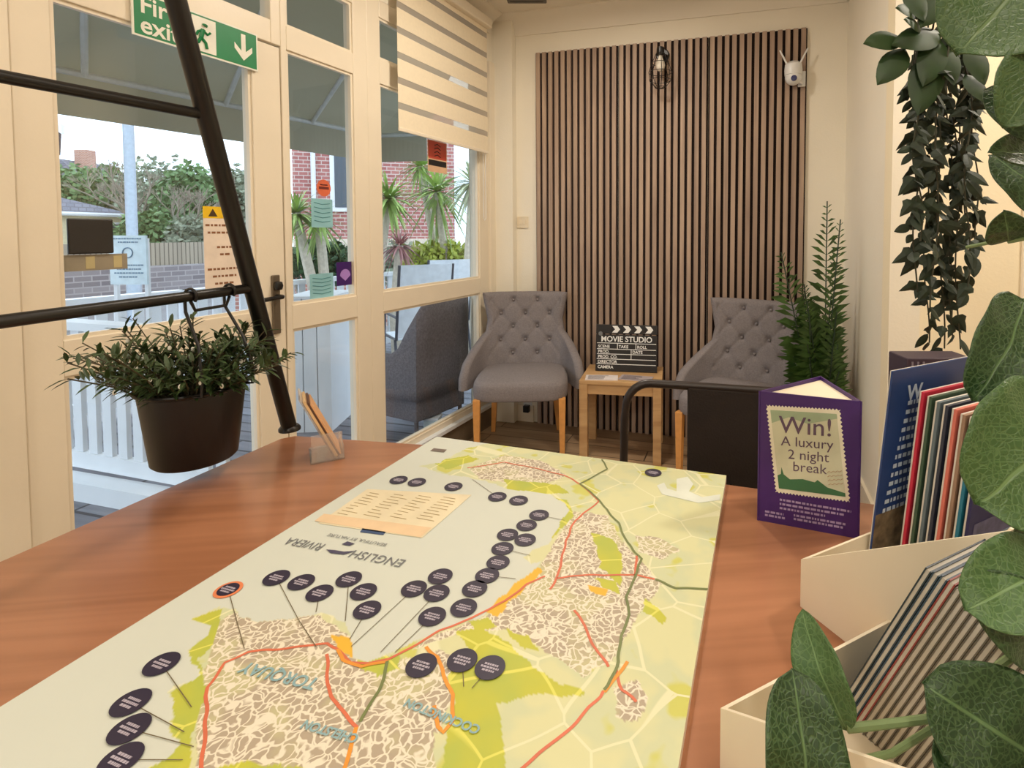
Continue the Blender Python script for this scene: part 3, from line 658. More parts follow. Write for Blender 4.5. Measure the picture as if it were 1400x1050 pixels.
# fire exit sign
s0, s1, z0, z1 = 1.768, 2.204, 2.05, 2.197
t = thing('exit_sign', 'green and white Fire exit sign with a running figure and a downward arrow', 'sign', tuple(wall((s0+s1)/2, z0, .05)))
obj('board', wbox(MB(), s0, s1, z0, z1, .036, .041), mat('sign_white', (240, 238, 224), .45), t)
GRN = mat('sign_green', (0, 128, 72), .45)
obj('green_field', wbox(MB(), s0+.006, s1-.006, z0+.006, z1-.006, .0411, .0416), GRN, t)
m = MB(); SW = MATS['sign_white']
m.text('Fire', .082, wfn(s1-.022, z1-.066, .0421), 'LEFT', .95, .0015); m.text('exit', .082, wfn(s1-.022, z1-.132, .0421), 'LEFT', .95, .0015); obj('lettering', m, SW, t)
m = MB(); a0 = s1-.185
wbox(m, a0-.085, a0, z0+.012, z1-.012, .0418, .0420); obj('doorway', m, SW, t)
m = MB()
def st(pts, w_): m.tube([wall(a0-x, z0+y, .0426) for x, y in pts], w_, 6)
st([(.044, .106), (.046, .112)], .009); st([(.038, .092), (.03, .062)], .008); st([(.036, .09), (.054, .078), (.064, .088)], .0045); st([(.036, .09), (.02, .08), (.014, .066)], .0045)
st([(.03, .062), (.046, .046), (.05, .026)], .0058); st([(.03, .062), (.02, .042), (.004, .036)], .0058); obj('running_figure', m, GRN, t)
m = MB(); ac = s0+.06; P2 = [(-.009, .128), (.009, .128), (.009, .062), (.036, .088), (.036, .066), (0, .026), (-.036, .066), (-.036, .088), (-.009, .062)]
m.add([wall(ac-x, z0+y, .0421) for x, y in P2], [tuple(range(len(P2)))]); obj('arrow', m, SW, t)

# ================================================================ BLIND
s_r, _ = onwall(667, 200, .09); s_l, _ = onwall(544, 100, .09); zb = (onwall(544, 176, .09)[1]+onwall(667, 209, .09)[1])/2
t = thing('zebra_blind', 'cream day and night roller blind with sheer stripes over the corner window', 'blind', tuple(wall((s_r+s_l)/2, zb, .09)))
zt_ = 2.80; m = MB(); wbox(m, s_r-.01, s_l+.015, zt_, 2.868, .05, .13); obj('headbox', m, FRAME, t, bevel=.01)
mc = MB(); ms = MB(); z = zb+.012; k = 0
while z < zt_-.01:
    h1 = .098; wbox(mc, s_r, s_l, z, min(z+h1, zt_), .088, .0895); z += h1
    if z < zt_-.01: h2 = .036; wbox(ms, s_r, s_l, z, min(z+h2, zt_), .088, .0885); z += h2
obj('fabric_stripes', mc, BLINDC, t); obj('sheer_stripes', ms, SHEER, t)
obj('bottom_bar', wbox(MB(), s_r, s_l, zb-.008, zb+.012, .084, .094), FRAME, t, bevel=.003)
m = MB(); sc_, _ = onwall(661, 260, .07)
m.tube([wall(sc_, 2.80, .07), wall(sc_, 1.5, .07)], .0018, 5); m.tube([wall(sc_-.02, 2.80, .075), wall(sc_-.02, 1.5, .075)], .0018, 5); m.tube([wall(sc_, 1.5, .07), wall(sc_-.01, 1.485, .072), wall(sc_-.02, 1.5, .075)], .0018, 5)
obj('pull_chain', m, WHITE, t, smooth=True)

# ================================================================ WALL FITTINGS
# light switch
s, z = onback(715, 304, -.02); t = thing('light_switch', 'cream light switch on the wall strip left of the slatted panels', 'switch', tuple(back(s, z-.043, -.02)))
obj('face_plate', MB().frame_box(BO, BD, BN, Z, (s-.043, s+.043), (-.02, -.011), (z-.043, z+.043)), mat('switch_cream', (232, 216, 186), .35), t, bevel=.003)
for dx in (-.016, .016): obj('rocker', MB().frame_box(BO, BD, BN, Z, (s+dx-.009, s+dx+.009), (-.011, -.007), (z-.015, z+.015)), MATS['switch_cream'], t, bevel=.001)
# socket near floor
s, z = onback(722, 556, -.02); t = thing('wall_socket', 'low wall socket with a dark plug, behind the legs of the chair by the window', 'socket', tuple(back(s, z-.043, -.02)))
obj('face_plate', MB().frame_box(BO, BD, BN, Z, (s-.035, s+.035), (-.02, -.011), (z-.043, z+.043)), WHITE, t, bevel=.003)
obj('plug', MB().frame_box(BO, BD, BN, Z, (s-.022, s+.022), (-.011, .03), (z-.03, z+.02)), BLACK, t, bevel=.005)
# wall lamp
s, z = onback(906, 76, .02)
t = thing('wall_lamp', 'black wire cage wall lamp with a bare bulb high on the slatted panel', 'lamp', tuple(back(s, z-.1, .012)))
obj('wall_plate', MB().lathe([(.045, 0), (.045, .012), (.038, .018)], back(s, z, .012), 28, BN), BLACK, t, smooth=True)
obj('arm', MB().tube([back(s, z, .03), back(s, z+.005, .09), back(s, z-.01, .12)], .009, 8), BLACK, t, smooth=True)
LC = back(s, z-.02, .12)
obj('bulb_holder', MB().lathe([(.012, .045), (.024, .04), (.026, .0), (.022, -.012)], LC, 20), BLACK, t, smooth=True)
obj('bulb', MB().lathe([(.012, -.012), (.016, -.03), (.027, -.055), (.031, -.075), (.026, -.098), (.012, -.112), (.001, -.114)], LC, 20), mat('bulb_glass', (240, 232, 216), .15), t, smooth=True)
m = MB(); prof = [(.028, .0), (.055, -.06), (.075, -.12), (.07, -.17), (.035, -.215), (.004, -.225)]
for k in range(8):
    a = 2*PI*k/8; m.tube([LC+Vector((r_*math.cos(a), r_*math.sin(a), zz)) for r_, zz in prof], .0022, 5)
for r_, zz in prof[:5]: m.tube([LC+Vector((r_*math.cos(a*PI/12), r_*math.sin(a*PI/12), zz)) for a in range(24)], .0022, 5, closed=True)
obj('wire_cage', m, BLACK, t, smooth=True)
# wifi camera
s, z = onback(1084, 103, .02); c = back(s, z, .055)
t = thing('security_camera', 'small white dome security camera with two antennas at the top right of the slats', 'camera', tuple(back(s, z-.09, .012)))
obj('bracket', MB().frame_box(BO, BD, BN, Z, (s+.03, s+.075), (.012, .03), (z-.075, z+.02)), WHITE, t, bevel=.004)
m = MB().tube([back(s+.05, z-.06, .02), back(s+.05, z-.065, .06), back(s, z-.03, .065)], .008, 8); obj('arm', m, WHITE, t, smooth=True)
obj('body', MB().lathe([(.001, .075), (.03, .072), (.05, .055), (.054, .02), (.052, -.01)], c, 24), WHITE, t, smooth=True)
obj('camera_ball', MB().sphere(c+Vector((0, 0, -.022)), .05, 20, 14), WHITE, t, smooth=True)
obj('lens', MB().lathe([(.018, 0), (.018, .006), (.01, .008)], c+BN*.045+Vector((0, 0, -.04)), 16, BN), mat('lens_dark', (60, 66, 110), .15), t, smooth=True)
for sg in (-1, 1): obj('antenna', MB().tube([c+BD*.035*sg+Z*.055, c+BD*.082*sg+Z*.15], [.006, .0045], 8), WHITE, t, smooth=True)
# ceiling vent
c = Pz(716, -8, CZ); t = thing('ceiling_fitting', 'dark grey fitting on the ceiling at the top edge of the photo', 'fitting', (c.x, c.y, CZ-.03))
obj('body', MB().box(c.x-.12, c.x+.14, c.y-.12, c.y+.10, CZ-.02, CZ), mat('fitting_grey', (104, 98, 92), .5), t, bevel=.006)
m = MB()
for k in range(5): m.box(c.x-.10, c.x+.12, c.y-.10+.04*k, c.y-.085+.04*k, CZ-.026, CZ-.0202)
obj('louvre', m, MATS['fitting_grey'], t)
# recessed ceiling lamps
DIFF = mat('lamp_diffuser', (255, 226, 180), .5, emit=6.0)
for k, (p, e) in enumerate(LAMPS):
    t = thing('ceiling_lamp', ['round ceiling lamp above the grey chairs', 'round ceiling lamp above the counter, nearer the door', 'round ceiling lamp above the counter, nearer the plants', 'round ceiling lamp behind the viewer', 'round ceiling lamp behind the viewer, beside the left wall', 'round ceiling lamp before the bright cream wall'][k], 'ceiling lamp', (p[0], p[1], CZ-.03), 'round ceiling lamps')
    obj('rim', MB().lathe([(.14, CZ), (.14, CZ-.012), (.13, CZ-.016), (.125, CZ-.012), (.125, CZ)], (p[0], p[1], 0), 32), WHITE, t, smooth=True)
    obj('diffuser', MB().lathe([(.124, CZ-.004), (.124, CZ-.008)], (p[0], p[1], 0), 32), DIFF, t)

# ================================================================ TUFTED CHAIRS
def backpath(d):
    """arc distance from centre -> (x, y-forward, angle)"""
    sg = 1 if d >= 0 else -1; d = abs(d); x = y = 0; n = 24
    ang = 0
    for i in range(n):
        t = d*(i+.5)/n; ang = 0.10*t/.17 if t < .17 else .10+(min(t, .36)-.17)/.19*1.12
        x += math.cos(ang)*d/n; y += math.sin(ang)*d/n
    return sg*x, -y, sg*ang
def tufted_chair(label, base, rz):
    t = thing('tufted_armchair', label, 'chair', base, 'grey buttoned armchairs'); t.rotation_euler.z = rz
    zb, ztp = .40, .985
    tufts = []
    for r, zz in enumerate((.93, .84, .75, .66, .57)):
        xs = (-.17, 0, .17) if r % 2 else (-.085, .085)
        if zz < .6: xs = xs
        for x in xs: tufts.append((x, zz))
    def Lz(z):
        pts = [(.40, .56), (.47, .56), (.55, .52), (.60, .45), (.66, .345), (.72, .275), (.80, .262), (.90, .285), (.985, .305)]
        for (a, la), (b, lb) in zip(pts, pts[1:]):
            if z <= b:
                f = (z-a)/(b-a); f = f*f*(3-2*f) if False else f; return la+(lb-la)*f
        return pts[-1][1]
    NU, NV = 72, 44
    front = []; backv = []
    for j in range(NV+1):
        z = zb+(ztp-zb)*j/NV; L = Lz(z)
        for i in range(NU+1):
            u = (i/NU*2-1); d = u*L; x, y, a = backpath(d)
            lean = (z-.42)*.17; nrm = Vector((-math.sin(a), -math.cos(a), 0)) if False else Vector((-math.sin(a), -math.cos(a), 0))
            p = Vector((x, y+.235+lean, z))
            e = min(1-abs(u), (ztp-z)/L if z > .5 else 9)*L
            th = .072 if abs(d) < .25 else .06
            rnd_ = math.sqrt(max(0, 1-(1-min(1, e/.03))**2)) if e < .03 else 1
            dep = 0
            if abs(d) < .27:
                for tx, tz in tufts:
                    q2 = ((d-tx)**2+(z-tz)**2)
                    dep += .020*math.exp(-q2/(2*.016**2))
                # diagonal pleats
                for sgn in (-1, 1):
                    w_ = ((d/.17+sgn*(z-.93)/.18)+.5) % 1.0; w_ = min(w_, 1-w_)
                    dep += .005*math.exp(-(w_/.07)**2)
            tt = th/2*(.25+.75*rnd_)
            front.append(p+nrm*(tt-dep*rnd_)); backv.append(p-nrm*tt)
    m = MB(); n1 = NU+1
    fs = []
    for j in range(NV):
        for i in range(NU): a = j*n1+i; fs.append((a, a+1, a+n1+1, a+n1)); b = a+n1*(NV+1); fs.append((b, b+n1, b+n1+1, b+1))
    o2 = n1*(NV+1)
    for i in range(NU): fs.append((i+1, i, i+o2, i+1+o2)); a = NV*n1+i; fs.append((a, a+1, a+1+o2, a+o2))
    for j in range(NV): a = j*n1; fs.append((a, a+n1, a+n1+o2, a+o2)); a = j*n1+NU; fs.append((a+n1, a, a+o2, a+n1+o2))
    m.add(front+backv, fs); obj('backrest', m, GREY, t, smooth=True, world=False, sharp=60)
    for tx, tz in tufts:
        if abs(tx) > Lz(tz)-.04: continue
        x, y, a = backpath(tx); nrm = Vector((-math.sin(a), -math.cos(a), 0)); p = Vector((x, y+.235+(tz-.42)*.17, tz))+nrm*.019
        obj('button', MB().sphere(p, .010, 10, 6), GREY, t, smooth=True, world=False)
    # seat
    m = MB(); prof = []
    def seat(u, v):
        a = 2*PI*u; cx = math.cos(a); cy = math.sin(a); k = 5.0
        r = (abs(cx)**k+abs(cy)**k)**(-1/k); X = .292*r*cx; Y = .265*r*cy
        X *= 1 - .06*max(0, (Y+.0))/.26
        layers = [(.0, .385), (.93, .385), (.985, .392), (1.0, .41), (1.0, .455), (.985, .478), (.94, .497), (.80, .510), (.45, .520), (.0, .523)]
        f = v*(len(layers)-1); i = min(int(f), len(layers)-2); g = f-i
        s = layers[i][0]*(1-g)+layers[i+1][0]*g; zz = layers[i][1]*(1-g)+layers[i+1][1]*g
        return (X*s, Y*s-.02, zz)
    m.grid(seat, 64, 27); obj('seat', m, GREY, t, smooth=True, world=False, sharp=70)
    def leg(x, y, dx, dy, zt=.40):
        a, b = .021, .014; top = Vector((x, y, zt)); bot = Vector((x+dx, y+dy, 0)); m = MB()
        vs = [bot+Vector((sx*b, sy*b, 0)) for sx, sy in ((-1, -1), (1, -1), (1, 1), (-1, 1))]+[top+Vector((sx*a, sy*a, 0)) for sx, sy in ((-1, -1), (1, -1), (1, 1), (-1, 1))]
        m.add(vs, [(3, 2, 1, 0), (4, 5, 6, 7), (0, 1, 5, 4), (1, 2, 6, 5), (2, 3, 7, 6), (3, 0, 4, 7)]); obj('leg', m, OAKLEG, t, world=False, bevel=.002)
    leg(-.255, -.25, 0, -.005); leg(.255, -.25, 0, -.005); leg(-.20, .20, -.03, .10); leg(.20, .20, .03, .10)
    return t
tufted_chair('grey buttoned armchair with oak legs in the corner beside the window', (-.50, 3.40, 0), math.radians(4))
tufted_chair('grey buttoned armchair standing in front of the fern, turned to the left', (.80, 2.99, 0), math.radians(-34))

# ================================================================ SIDE TABLE
tr = math.atan2(-.27, 1)*.55
tc_ = Vector((.150, 3.36, 0)); ct, st_ = math.cos(tr), math.sin(tr); tu = Vector((ct, st_, 0)); tv = Vector((-st_, ct, 0))
t = thing('side_table', 'pale oak side table between the two grey armchairs', 'table', tuple(tc_))
obj('tabletop', MB().frame_box(tc_, tu, tv, Z, (-.25, .25), (-.20, .20), (.475, .50)), PALEOAK, t, bevel=.003)
m = MB()
for a, b, c_, d_ in ((-.21, .21, -.19, -.17), (-.21, .21, .17, .19), (-.24, -.22, -.16, .16), (.22, .24, -.16, .16)): m.frame_box(tc_, tu, tv, Z, (a, b), (c_, d_), (.415, .474))
obj('apron', m, PALEOAK, t)
for x in (-.225, .225):
    for y in (-.175, .175): obj('leg', MB().frame_box(tc_, tu, tv, Z, (x-.025, x+.025), (y-.025, y+.025), (0, .475)), PALEOAK, t, bevel=.002)
# clapperboard
cb0 = tc_+tu*.015+tv*.03; cw = .20
t = thing('clapperboard', 'black film clapperboard with white chevrons standing on the oak side table', 'clapperboard', (cb0.x, cb0.y, .50))
lean = Vector((0, 0, 1))*.985+tv*.17; lean.normalize(); cn = tu.cross(lean)
if cn.dot(Vector((0, -1, 0))) < 0: cn = -cn
cbo = cb0+Z*.502
CB = mat('clapper_black', (24, 20, 20), .5)
obj('slate', MB().frame_box(cbo, tu, lean, cn, (-cw, cw), (0, .235), (-.006, .006)), CB, t, bevel=.002)
obj('clapstick', MB().frame_box(cbo, tu, lean, cn, (-cw, cw), (.240, .30), (-.006, .010)), CB, t, bevel=.002)
obj('hinge', MB().lathe([(.014, 0), (.014, .003)], cbo+tu*(-cw+.03)+lean*.24+cn*.0105, 14, cn), mat('hinge_metal', (120, 120, 120), .4, metal=.6), t)
m = MB()
for k in range(4):
    x = -.095+.072*k
    P_ = [(x, .292), (x+.035, .292), (x+.052, .27), (x+.035, .248), (x, .248), (x+.020, .27)]
    for tri in ((0, 1, 2, 5), (5, 2, 3, 4)): m.add([cbo+tu*P_[i][0]+lean*P_[i][1]+cn*.0106 for i in tri], [(0, 1, 2, 3)])
obj('chevrons', m, WHITE, t)
m = MB(); cf = lambda x0, y0: (lambda a, b: cbo+tu*(x0+a)+lean*(y0+b)+cn*.0066)
m.text('MOVIE STUDIO', .050, cf(0, .190), 'CENTER', .98, .001)
def cr_(x0, x1, y, h=.004): m.frame_box(cbo, tu, lean, cn, (x0, x1), (y, y+h), (.006, .0066))
for y in (.178, .140, .108, .076, .044): cr_(-cw+.008, cw-.008, y)
def cv_(x, y0, y1): m.frame_box(cbo, tu, lean, cn, (x, x+.004), (y0, y1), (.006, .0067))
cv_(-.06, .142, .18); cv_(.06, .142, .18); cv_(.03, .078, .142)
for tx, y, s_ in (('SCENE', .150, -.185), ('TAKE', .150, -.05), ('ROLL', .150, .07), ('PROD.', .117, -.185), ('DATE', .117, .04), ('PROD. CO.', .084, -.185), ('DIRECTOR', .052, -.185), ('CAMERA', .018, -.185)):
    m.text(tx, .026, cf(s_, y), 'LEFT', 1.0, .0006)
obj('lettering', m, WHITE, t)
# leaflets lying on side table
for k, (a, b, r_, l) in enumerate(((-.12, -.13, .1, 'white leaflet lying on the side table, left in front of the clapperboard'), (.09, -.11, -.15, 'grey printed leaflet lying on the side table, right in front of the clapperboard'))):
    c = tc_+tu*a+tv*b; t = thing('leaflet', l, 'leaflet', (c.x, c.y, .50), 'leaflets on the side table')
    ux = Matrix.Rotation(r_, 3, 'Z') @ tu; uy = Matrix.Rotation(r_, 3, 'Z') @ tv
    obj('cover', MB().frame_box(c, ux, uy, Z, (-.10, .10), (-.055, .055), (.5, .504)), mat('leaflet_grey%d' % k, (222, 214, 214) if k == 0 else (176, 164, 168), .5), t)
    m = MB()
    for q_ in range(5): m.frame_box(c, ux, uy, Z, (-.085, rnd.uniform(.0, .085)), (-.04+.018*q_, -.034+.018*q_), (.504, .5045))
    obj('print', m, mat('leaflet_print', (60, 50, 56), .6), t)

# ================================================================ FERN
FERN = mat('fern_green', (66, 98, 44), .5, vary=(12, .35)); FERND = mat('fern_dark', (46, 66, 50), .5, vary=(12, .3))
fx = Py(1133, 480, 2.80); fb = Vector((fx.x, 2.92, 0)); rn = random.Random(5)
fb = Vector((1.235, 2.90, 0))
t = thing('potted_fern', 'tall green artificial fern in the corner beside the slatted wall', 'plant', tuple(fb))
obj('pot', MB().lathe([(.075, 0), (.10, .20), (.105, .22), (.09, .22), (.085, .19)], fb, 28), BLACKP, t, smooth=True)
obj('soil', MB().lathe([(.085, .185), (.084, .192)], fb, 24), mat('soil', (50, 38, 30), .9), t)
mg = MB(); mst = MB()
def frond(base, tip, sag, n, ll, m):
    base = Vector(base); tip = Vector(tip); side = (tip-base).cross(Vector((0, 1, 0))).normalized(); pts = []
    for i in range(n+1):
        f = i/n; pts.append(base.lerp(tip, f)+Vector((0, 0, 1))*math.sin(f*PI)*sag)
    mst.tube(pts[::3], .0035, 5)
    for i in range(int(n*.22), n):
        f = i/n; p = pts[i]; d = (pts[i+1]-p).normalized(); s = d.cross(Vector((.3, -1, .1))).normalized()
        L = ll*math.sin(min(1, (1-f)*1.6+.12)*PI/2)
        for sg in (-1, 1):
            e = p+s*sg*L*rn.uniform(.7, 1.05)+d*L*rn.uniform(.5, 1.0)-Z*L*rn.uniform(.1, .5)+Vector((0, rn.uniform(-.3, .3)*L, 0)); w_ = d*L*.13; md = p.lerp(e, .5)+Z*L*.06
            m.add([p, md-w_, e, md+w_], [(0, 1, 2, 3)])
for k in range(40):
    hx = rn.uniform(-.16, .10); hz = rn.uniform(.6, 1.12)
    if k == 0: tip = Vector(Py(1131, 275, 2.88))
    elif k == 1: tip = Vector(Py(1068, 345, 2.80))
    elif k == 2: tip = Vector(Py(1150, 300, 2.80))
    else: tip = fb+Vector((hx, rn.uniform(-.16, .10), hz))
    if tip.x > 1.27: tip.x = 1.27
    frond(fb+Vector((rn.uniform(-.04, .04), rn.uniform(-.04, .04), .2)), tip, .02, 36, rn.uniform(.10, .15), mg)
obj('fronds', mg, FERN, t); obj('stems', mst, FERND, t, smooth=True)

# ================================================================ COUNTER
CT = .92
a0 = Pz(393, 595, CT); a1 = Pz(576, 607, CT); a2 = Pz(994, 661.5, CT); a3 = Pz(1035, 667, CT)
bdir = (a2-a0).normalized(); adir = Vector((-.285, -1, 0)).normalized()
b_end = a2 + (a3-a2).normalized()*1.1
nl = a0 + adir*1.45; nr = b_end + adir*1.25
poly = [a0+adir*.02, a0+bdir*.02+Vector((0, .004, 0)), a1, a2, b_end, nr, nl]
t = thing('counter', 'reception counter with a glossy brown wood worktop', 'counter', (0, .6, 0))
obj('worktop', MB().prism([(p.x, p.y) for p in poly], CT-.04, CT), OAKTOP, t, bevel=.004)
cen = sum((Vector((p.x, p.y, 0)) for p in poly), Vector())/len(poly)
body = [Vector((p.x, p.y, 0)).lerp(cen, .10) for p in (a0, a1, a2, b_end, nr, nl)]
# body panels (a carcass open towards the viewer's side)
def panel(a, b, name, th=.025):
    d = b-a; L = d.length; d.normalize(); u = Vector((d.y, -d.x, 0)); obj(name, MB().frame_box(a, d, u, Z, (.0, L), (0, th), (0, CT-.041)), mat('counter_body', (200, 190, 172), .5), t)
panel(body[0], body[2], 'front_panel'); panel(body[2], body[3], 'front_panel'); panel(body[5], body[0], 'side_panel'); panel(body[3], body[4], 'side_panel')

# ================================================================ MAP
MT = CT+.012
mA = Pz(597, 597, MT); mB_ = Pz(993, 650, MT)
mu = (mB_-mA); MWID = mu.length; mu.normalize(); mv = Vector((mu.y, -mu.x, 0))
if mv.y > 0: mv = -mv
MLEN = .95
def mpx(x, y): p = Pz(x, y, MT); d = p-mA; return (d.dot(mu), d.dot(mv))
T = thing('area_map', 'large printed area map board lying on the wooden counter', 'map', (mA.x, mA.y, CT))
obj('board', MB().frame_box(Vector((mA.x, mA.y, CT)), mu, mv, Z, (0, MWID), (0, MLEN), (0, .0112)), mat('map_board', (226, 214, 190), .5), T)
land = [(573, 637), (600, 633), (640, 612), (700, 600), (1100, 640), (1100, 1150), (150, 1150), (200, 1052), (222, 1040), (248, 1018), (236, 1000), (232, 985), (240, 960), (232, 945), (240, 935), (262, 932), (272, 925), (266, 905), (256, 890), (270, 878), (285, 868), (286, 855), (262, 847), (280, 838), (300, 830), (322, 836), (345, 850), (400, 846), (440, 838), (470, 850), (478, 870), (470, 885), (478, 898), (500, 905), (530, 896), (560, 880), (592, 868), (620, 856), (650, 846), (668, 836), (690, 812), (712, 792), (735, 775), (742, 768), (725, 772), (716, 762), (728, 752), (748, 745), (758, 728), (768, 712), (780, 698), (772, 688), (752, 676), (720, 672), (692, 668), (672, 660), (640, 652), (606, 648)]
towns = [[(262, 1150), (270, 1000), (268, 940), (288, 890), (282, 860), (320, 838), (440, 842), (478, 872), (490, 905), (540, 905), (570, 900), (592, 940), (592, 1000), (600, 1150)],
         [(556, 890), (600, 868), (668, 840), (735, 780), (765, 730), (785, 700), (830, 705), (850, 740), (880, 770), (905, 800), (880, 830), (860, 862), (838, 900), (800, 925), (760, 900), (700, 862), (640, 862)],
         [(640, 640), (690, 622), (740, 630), (775, 650), (740, 664), (690, 660), (655, 654)], [(838, 940), (870, 930), (888, 955), (870, 985), (842, 980)], [(868, 732), (900, 735), (930, 752), (905, 765), (875, 755)], [(535, 905), (600, 890), (640, 905), (600, 1000), (540, 1000)]]
parks = [[(625, 862), (660, 860), (700, 882), (722, 905), (765, 935), (800, 944), (790, 952), (735, 950), (680, 962), (688, 1010), (700, 1150), (595, 1150), (608, 1010), (622, 960), (612, 925), (640, 890)],
         [(806, 727), (836, 736), (852, 762), (848, 802), (822, 775), (815, 745)], [(688, 655), (760, 662), (778, 674), (745, 676), (695, 670)], [(881, 816), (913, 845), (905, 853), (880, 836)],
         [(758, 680), (776, 684), (785, 704), (776, 716), (764, 725), (752, 738), (756, 712), (772, 698)], [(262, 847), (283, 838), (303, 832), (300, 852), (292, 880), (270, 900), (276, 925), (282, 940), (270, 985), (258, 1030), (262, 1150), (150, 1150), (200, 1052), (240, 1018), (236, 985), (235, 945), (264, 930), (258, 890), (284, 866)],
         [(690, 858), (722, 872), (735, 890), (720, 886), (698, 872)], [(812, 790), (842, 795), (850, 812), (826, 806)], [(488, 898), (545, 898), (548, 915), (515, 925), (492, 912)], [(640, 850), (665, 845), (680, 856), (650, 862)], [(590, 632), (640, 622), (655, 628), (610, 642)], [(260, 1060), (330, 1040), (420, 1050), (420, 1150), (260, 1150)]]
beach = [[(664, 838), (700, 802), (735, 775), (742, 782), (710, 812), (680, 842)], [(455, 868), (480, 872), (482, 900), (462, 892)], [(805, 800), (830, 806), (828, 814), (806, 808)]]
def inside(P, poly):
    x, y = P[:, 0], P[:, 1]; r = np.zeros(len(P), bool); n = len(poly)
    for i in range(n):
        x0, y0 = poly[i]; x1, y1 = poly[(i+1) % n]
        if y0 == y1: continue
        c = ((y0 > y) != (y1 > y)) & (x < (x1-x0)*(y-y0)/(y1-y0)+x0); r ^= c
    return r
NU_, NV_ = 300, 420
def tomap(pl): return [mpx(*p) for p in pl]
us = np.linspace(0, MWID, NU_+1); vs_ = np.linspace(0, MLEN, NV_+1); UU, VV = np.meshgrid(us, vs_); PT = np.stack([UU.ravel(), VV.ravel()], 1)
wob = np.array([noise.noise((p[0]*60, p[1]*60, 0)) for p in PT])*.004; wob2 = np.array([noise.noise((p[0]*60, p[1]*60, 9)) for p in PT])*.004
PW_ = PT + np.stack([wob, wob2], 1)
fland = inside(PW_, tomap(land)).astype(float)
ftown = np.zeros(len(PT)); fpark = np.zeros(len(PT)); fbeach = np.zeros(len(PT))
for p in towns: ftown = np.maximum(ftown, inside(PW_, tomap(p)))
for p in parks: fpark = np.maximum(fpark, inside(PW_, tomap(p)))
for p in beach: fbeach = np.maximum(fbeach, inside(PW_, tomap(p)))
ftown *= fland
mm = MB(); mm.grid(lambda u, v: mA+mu*(u*MWID)+mv*(v*MLEN), NU_, NV_)
pr = obj('printed_sheet', mm, mat('map_print', (226, 224, 200), .55), T, attr={'mask': [(a, b, c) for a, b, c in zip(fland, ftown, fpark)], 'mask2': [(a, 0, 0) for a in fbeach]})
N, L, b = nodes_of(MATS['map_print'])
at = N.new('ShaderNodeAttribute'); at.attribute_name = 'mask'; at2 = N.new('ShaderNodeAttribute'); at2.attribute_name = 'mask2'
sp = N.new('ShaderNodeSeparateXYZ'); L.new(at.outputs['Vector'], sp.inputs[0]); sp2 = N.new('ShaderNodeSeparateXYZ'); L.new(at2.outputs['Vector'], sp2.inputs[0])
t_ = N.new('ShaderNodeTexCoord')
def mixc(fac, A, B):
    x = N.new('ShaderNodeMix'); x.data_type = 'RGBA'
    if isinstance(fac, float): x.inputs['Factor'].default_value = fac
    else: L.new(fac, x.inputs['Factor'])
    for nm, v in (('A', A), ('B', B)):
        if isinstance(v, tuple): x.inputs[nm].default_value = v
        else: L.new(v, x.inputs[nm])
    return x.outputs['Result']
def thresh(out, a, b_, lo=0, hi=1):
    r = N.new('ShaderNodeMapRange'); r.inputs['From Min'].default_value = a; r.inputs['From Max'].default_value = b_; r.inputs['To Min'].default_value = lo; r.inputs['To Max'].default_value = hi; L.new(out, r.inputs['Value']); return r.outputs['Result']
def vor(scale, dist=True, rand=1.0):
    v = N.new('ShaderNodeTexVoronoi'); v.feature = 'DISTANCE_TO_EDGE' if dist else 'F1'; v.inputs['Scale'].default_value = scale; v.inputs['Randomness'].default_value = rand
    nn = N.new('ShaderNodeTexNoise'); nn.inputs['Scale'].default_value = scale*.4; mxv = N.new('ShaderNodeVectorMath'); mxv.operation = 'MULTIPLY_ADD'; mxv.inputs[1].default_value = (.03, .03, 0)
    L.new(t_.outputs['Object'], nn.inputs['Vector']); L.new(nn.outputs['Color'], mxv.inputs[0]); L.new(t_.outputs['Object'], mxv.inputs[2]); L.new(mxv.outputs[0], v.inputs['Vector']); return v.outputs['Distance' if dist else 'Color']
ns = N.new('ShaderNodeTexNoise'); ns.inputs['Scale'].default_value = 16; L.new(t_.outputs['Object'], ns.inputs['Vector'])
streets = thresh(vor(112), .06, .14, 1, 0); lanes = thresh(vor(13), .012, .02, 1, 0)
landc = mixc(thresh(ns.outputs['Fac'], .45, .55), srgb(208, 208, 162), srgb(198, 203, 164)); landc = mixc(thresh(ns.outputs['Fac'], .60, .64), landc, srgb(196, 196, 100))
landc = mixc(lanes, landc, srgb(220, 219, 182))
townb = mixc(thresh(ns.outputs['Fac'], .5, .6), srgb(172, 158, 138), srgb(188, 182, 142))
townc = mixc(streets, townb, srgb(226, 218, 198))
parkc = mixc(thresh(ns.outputs['Fac'], .4, .65), srgb(188, 188, 62), srgb(172, 182, 74)); parkc = mixc(lanes, parkc, srgb(214, 212, 96))
sea = mixc(.0, srgb(202, 207, 197), srgb(0, 0, 0))
c_ = mixc(sp.outputs['X'], sea, landc); c_ = mixc(sp.outputs['Y'], c_, townc); 
pk = N.new('ShaderNodeMath'); pk.operation = 'MULTIPLY'; L.new(sp.outputs['Z'], pk.inputs[0]); L.new(sp.outputs['X'], pk.inputs[1])
c_ = mixc(pk.outputs[0], c_, parkc); c_ = mixc(sp2.outputs['X'], c_, srgb(224, 176, 50)); L.new(c_, b.inputs['Base Color'])
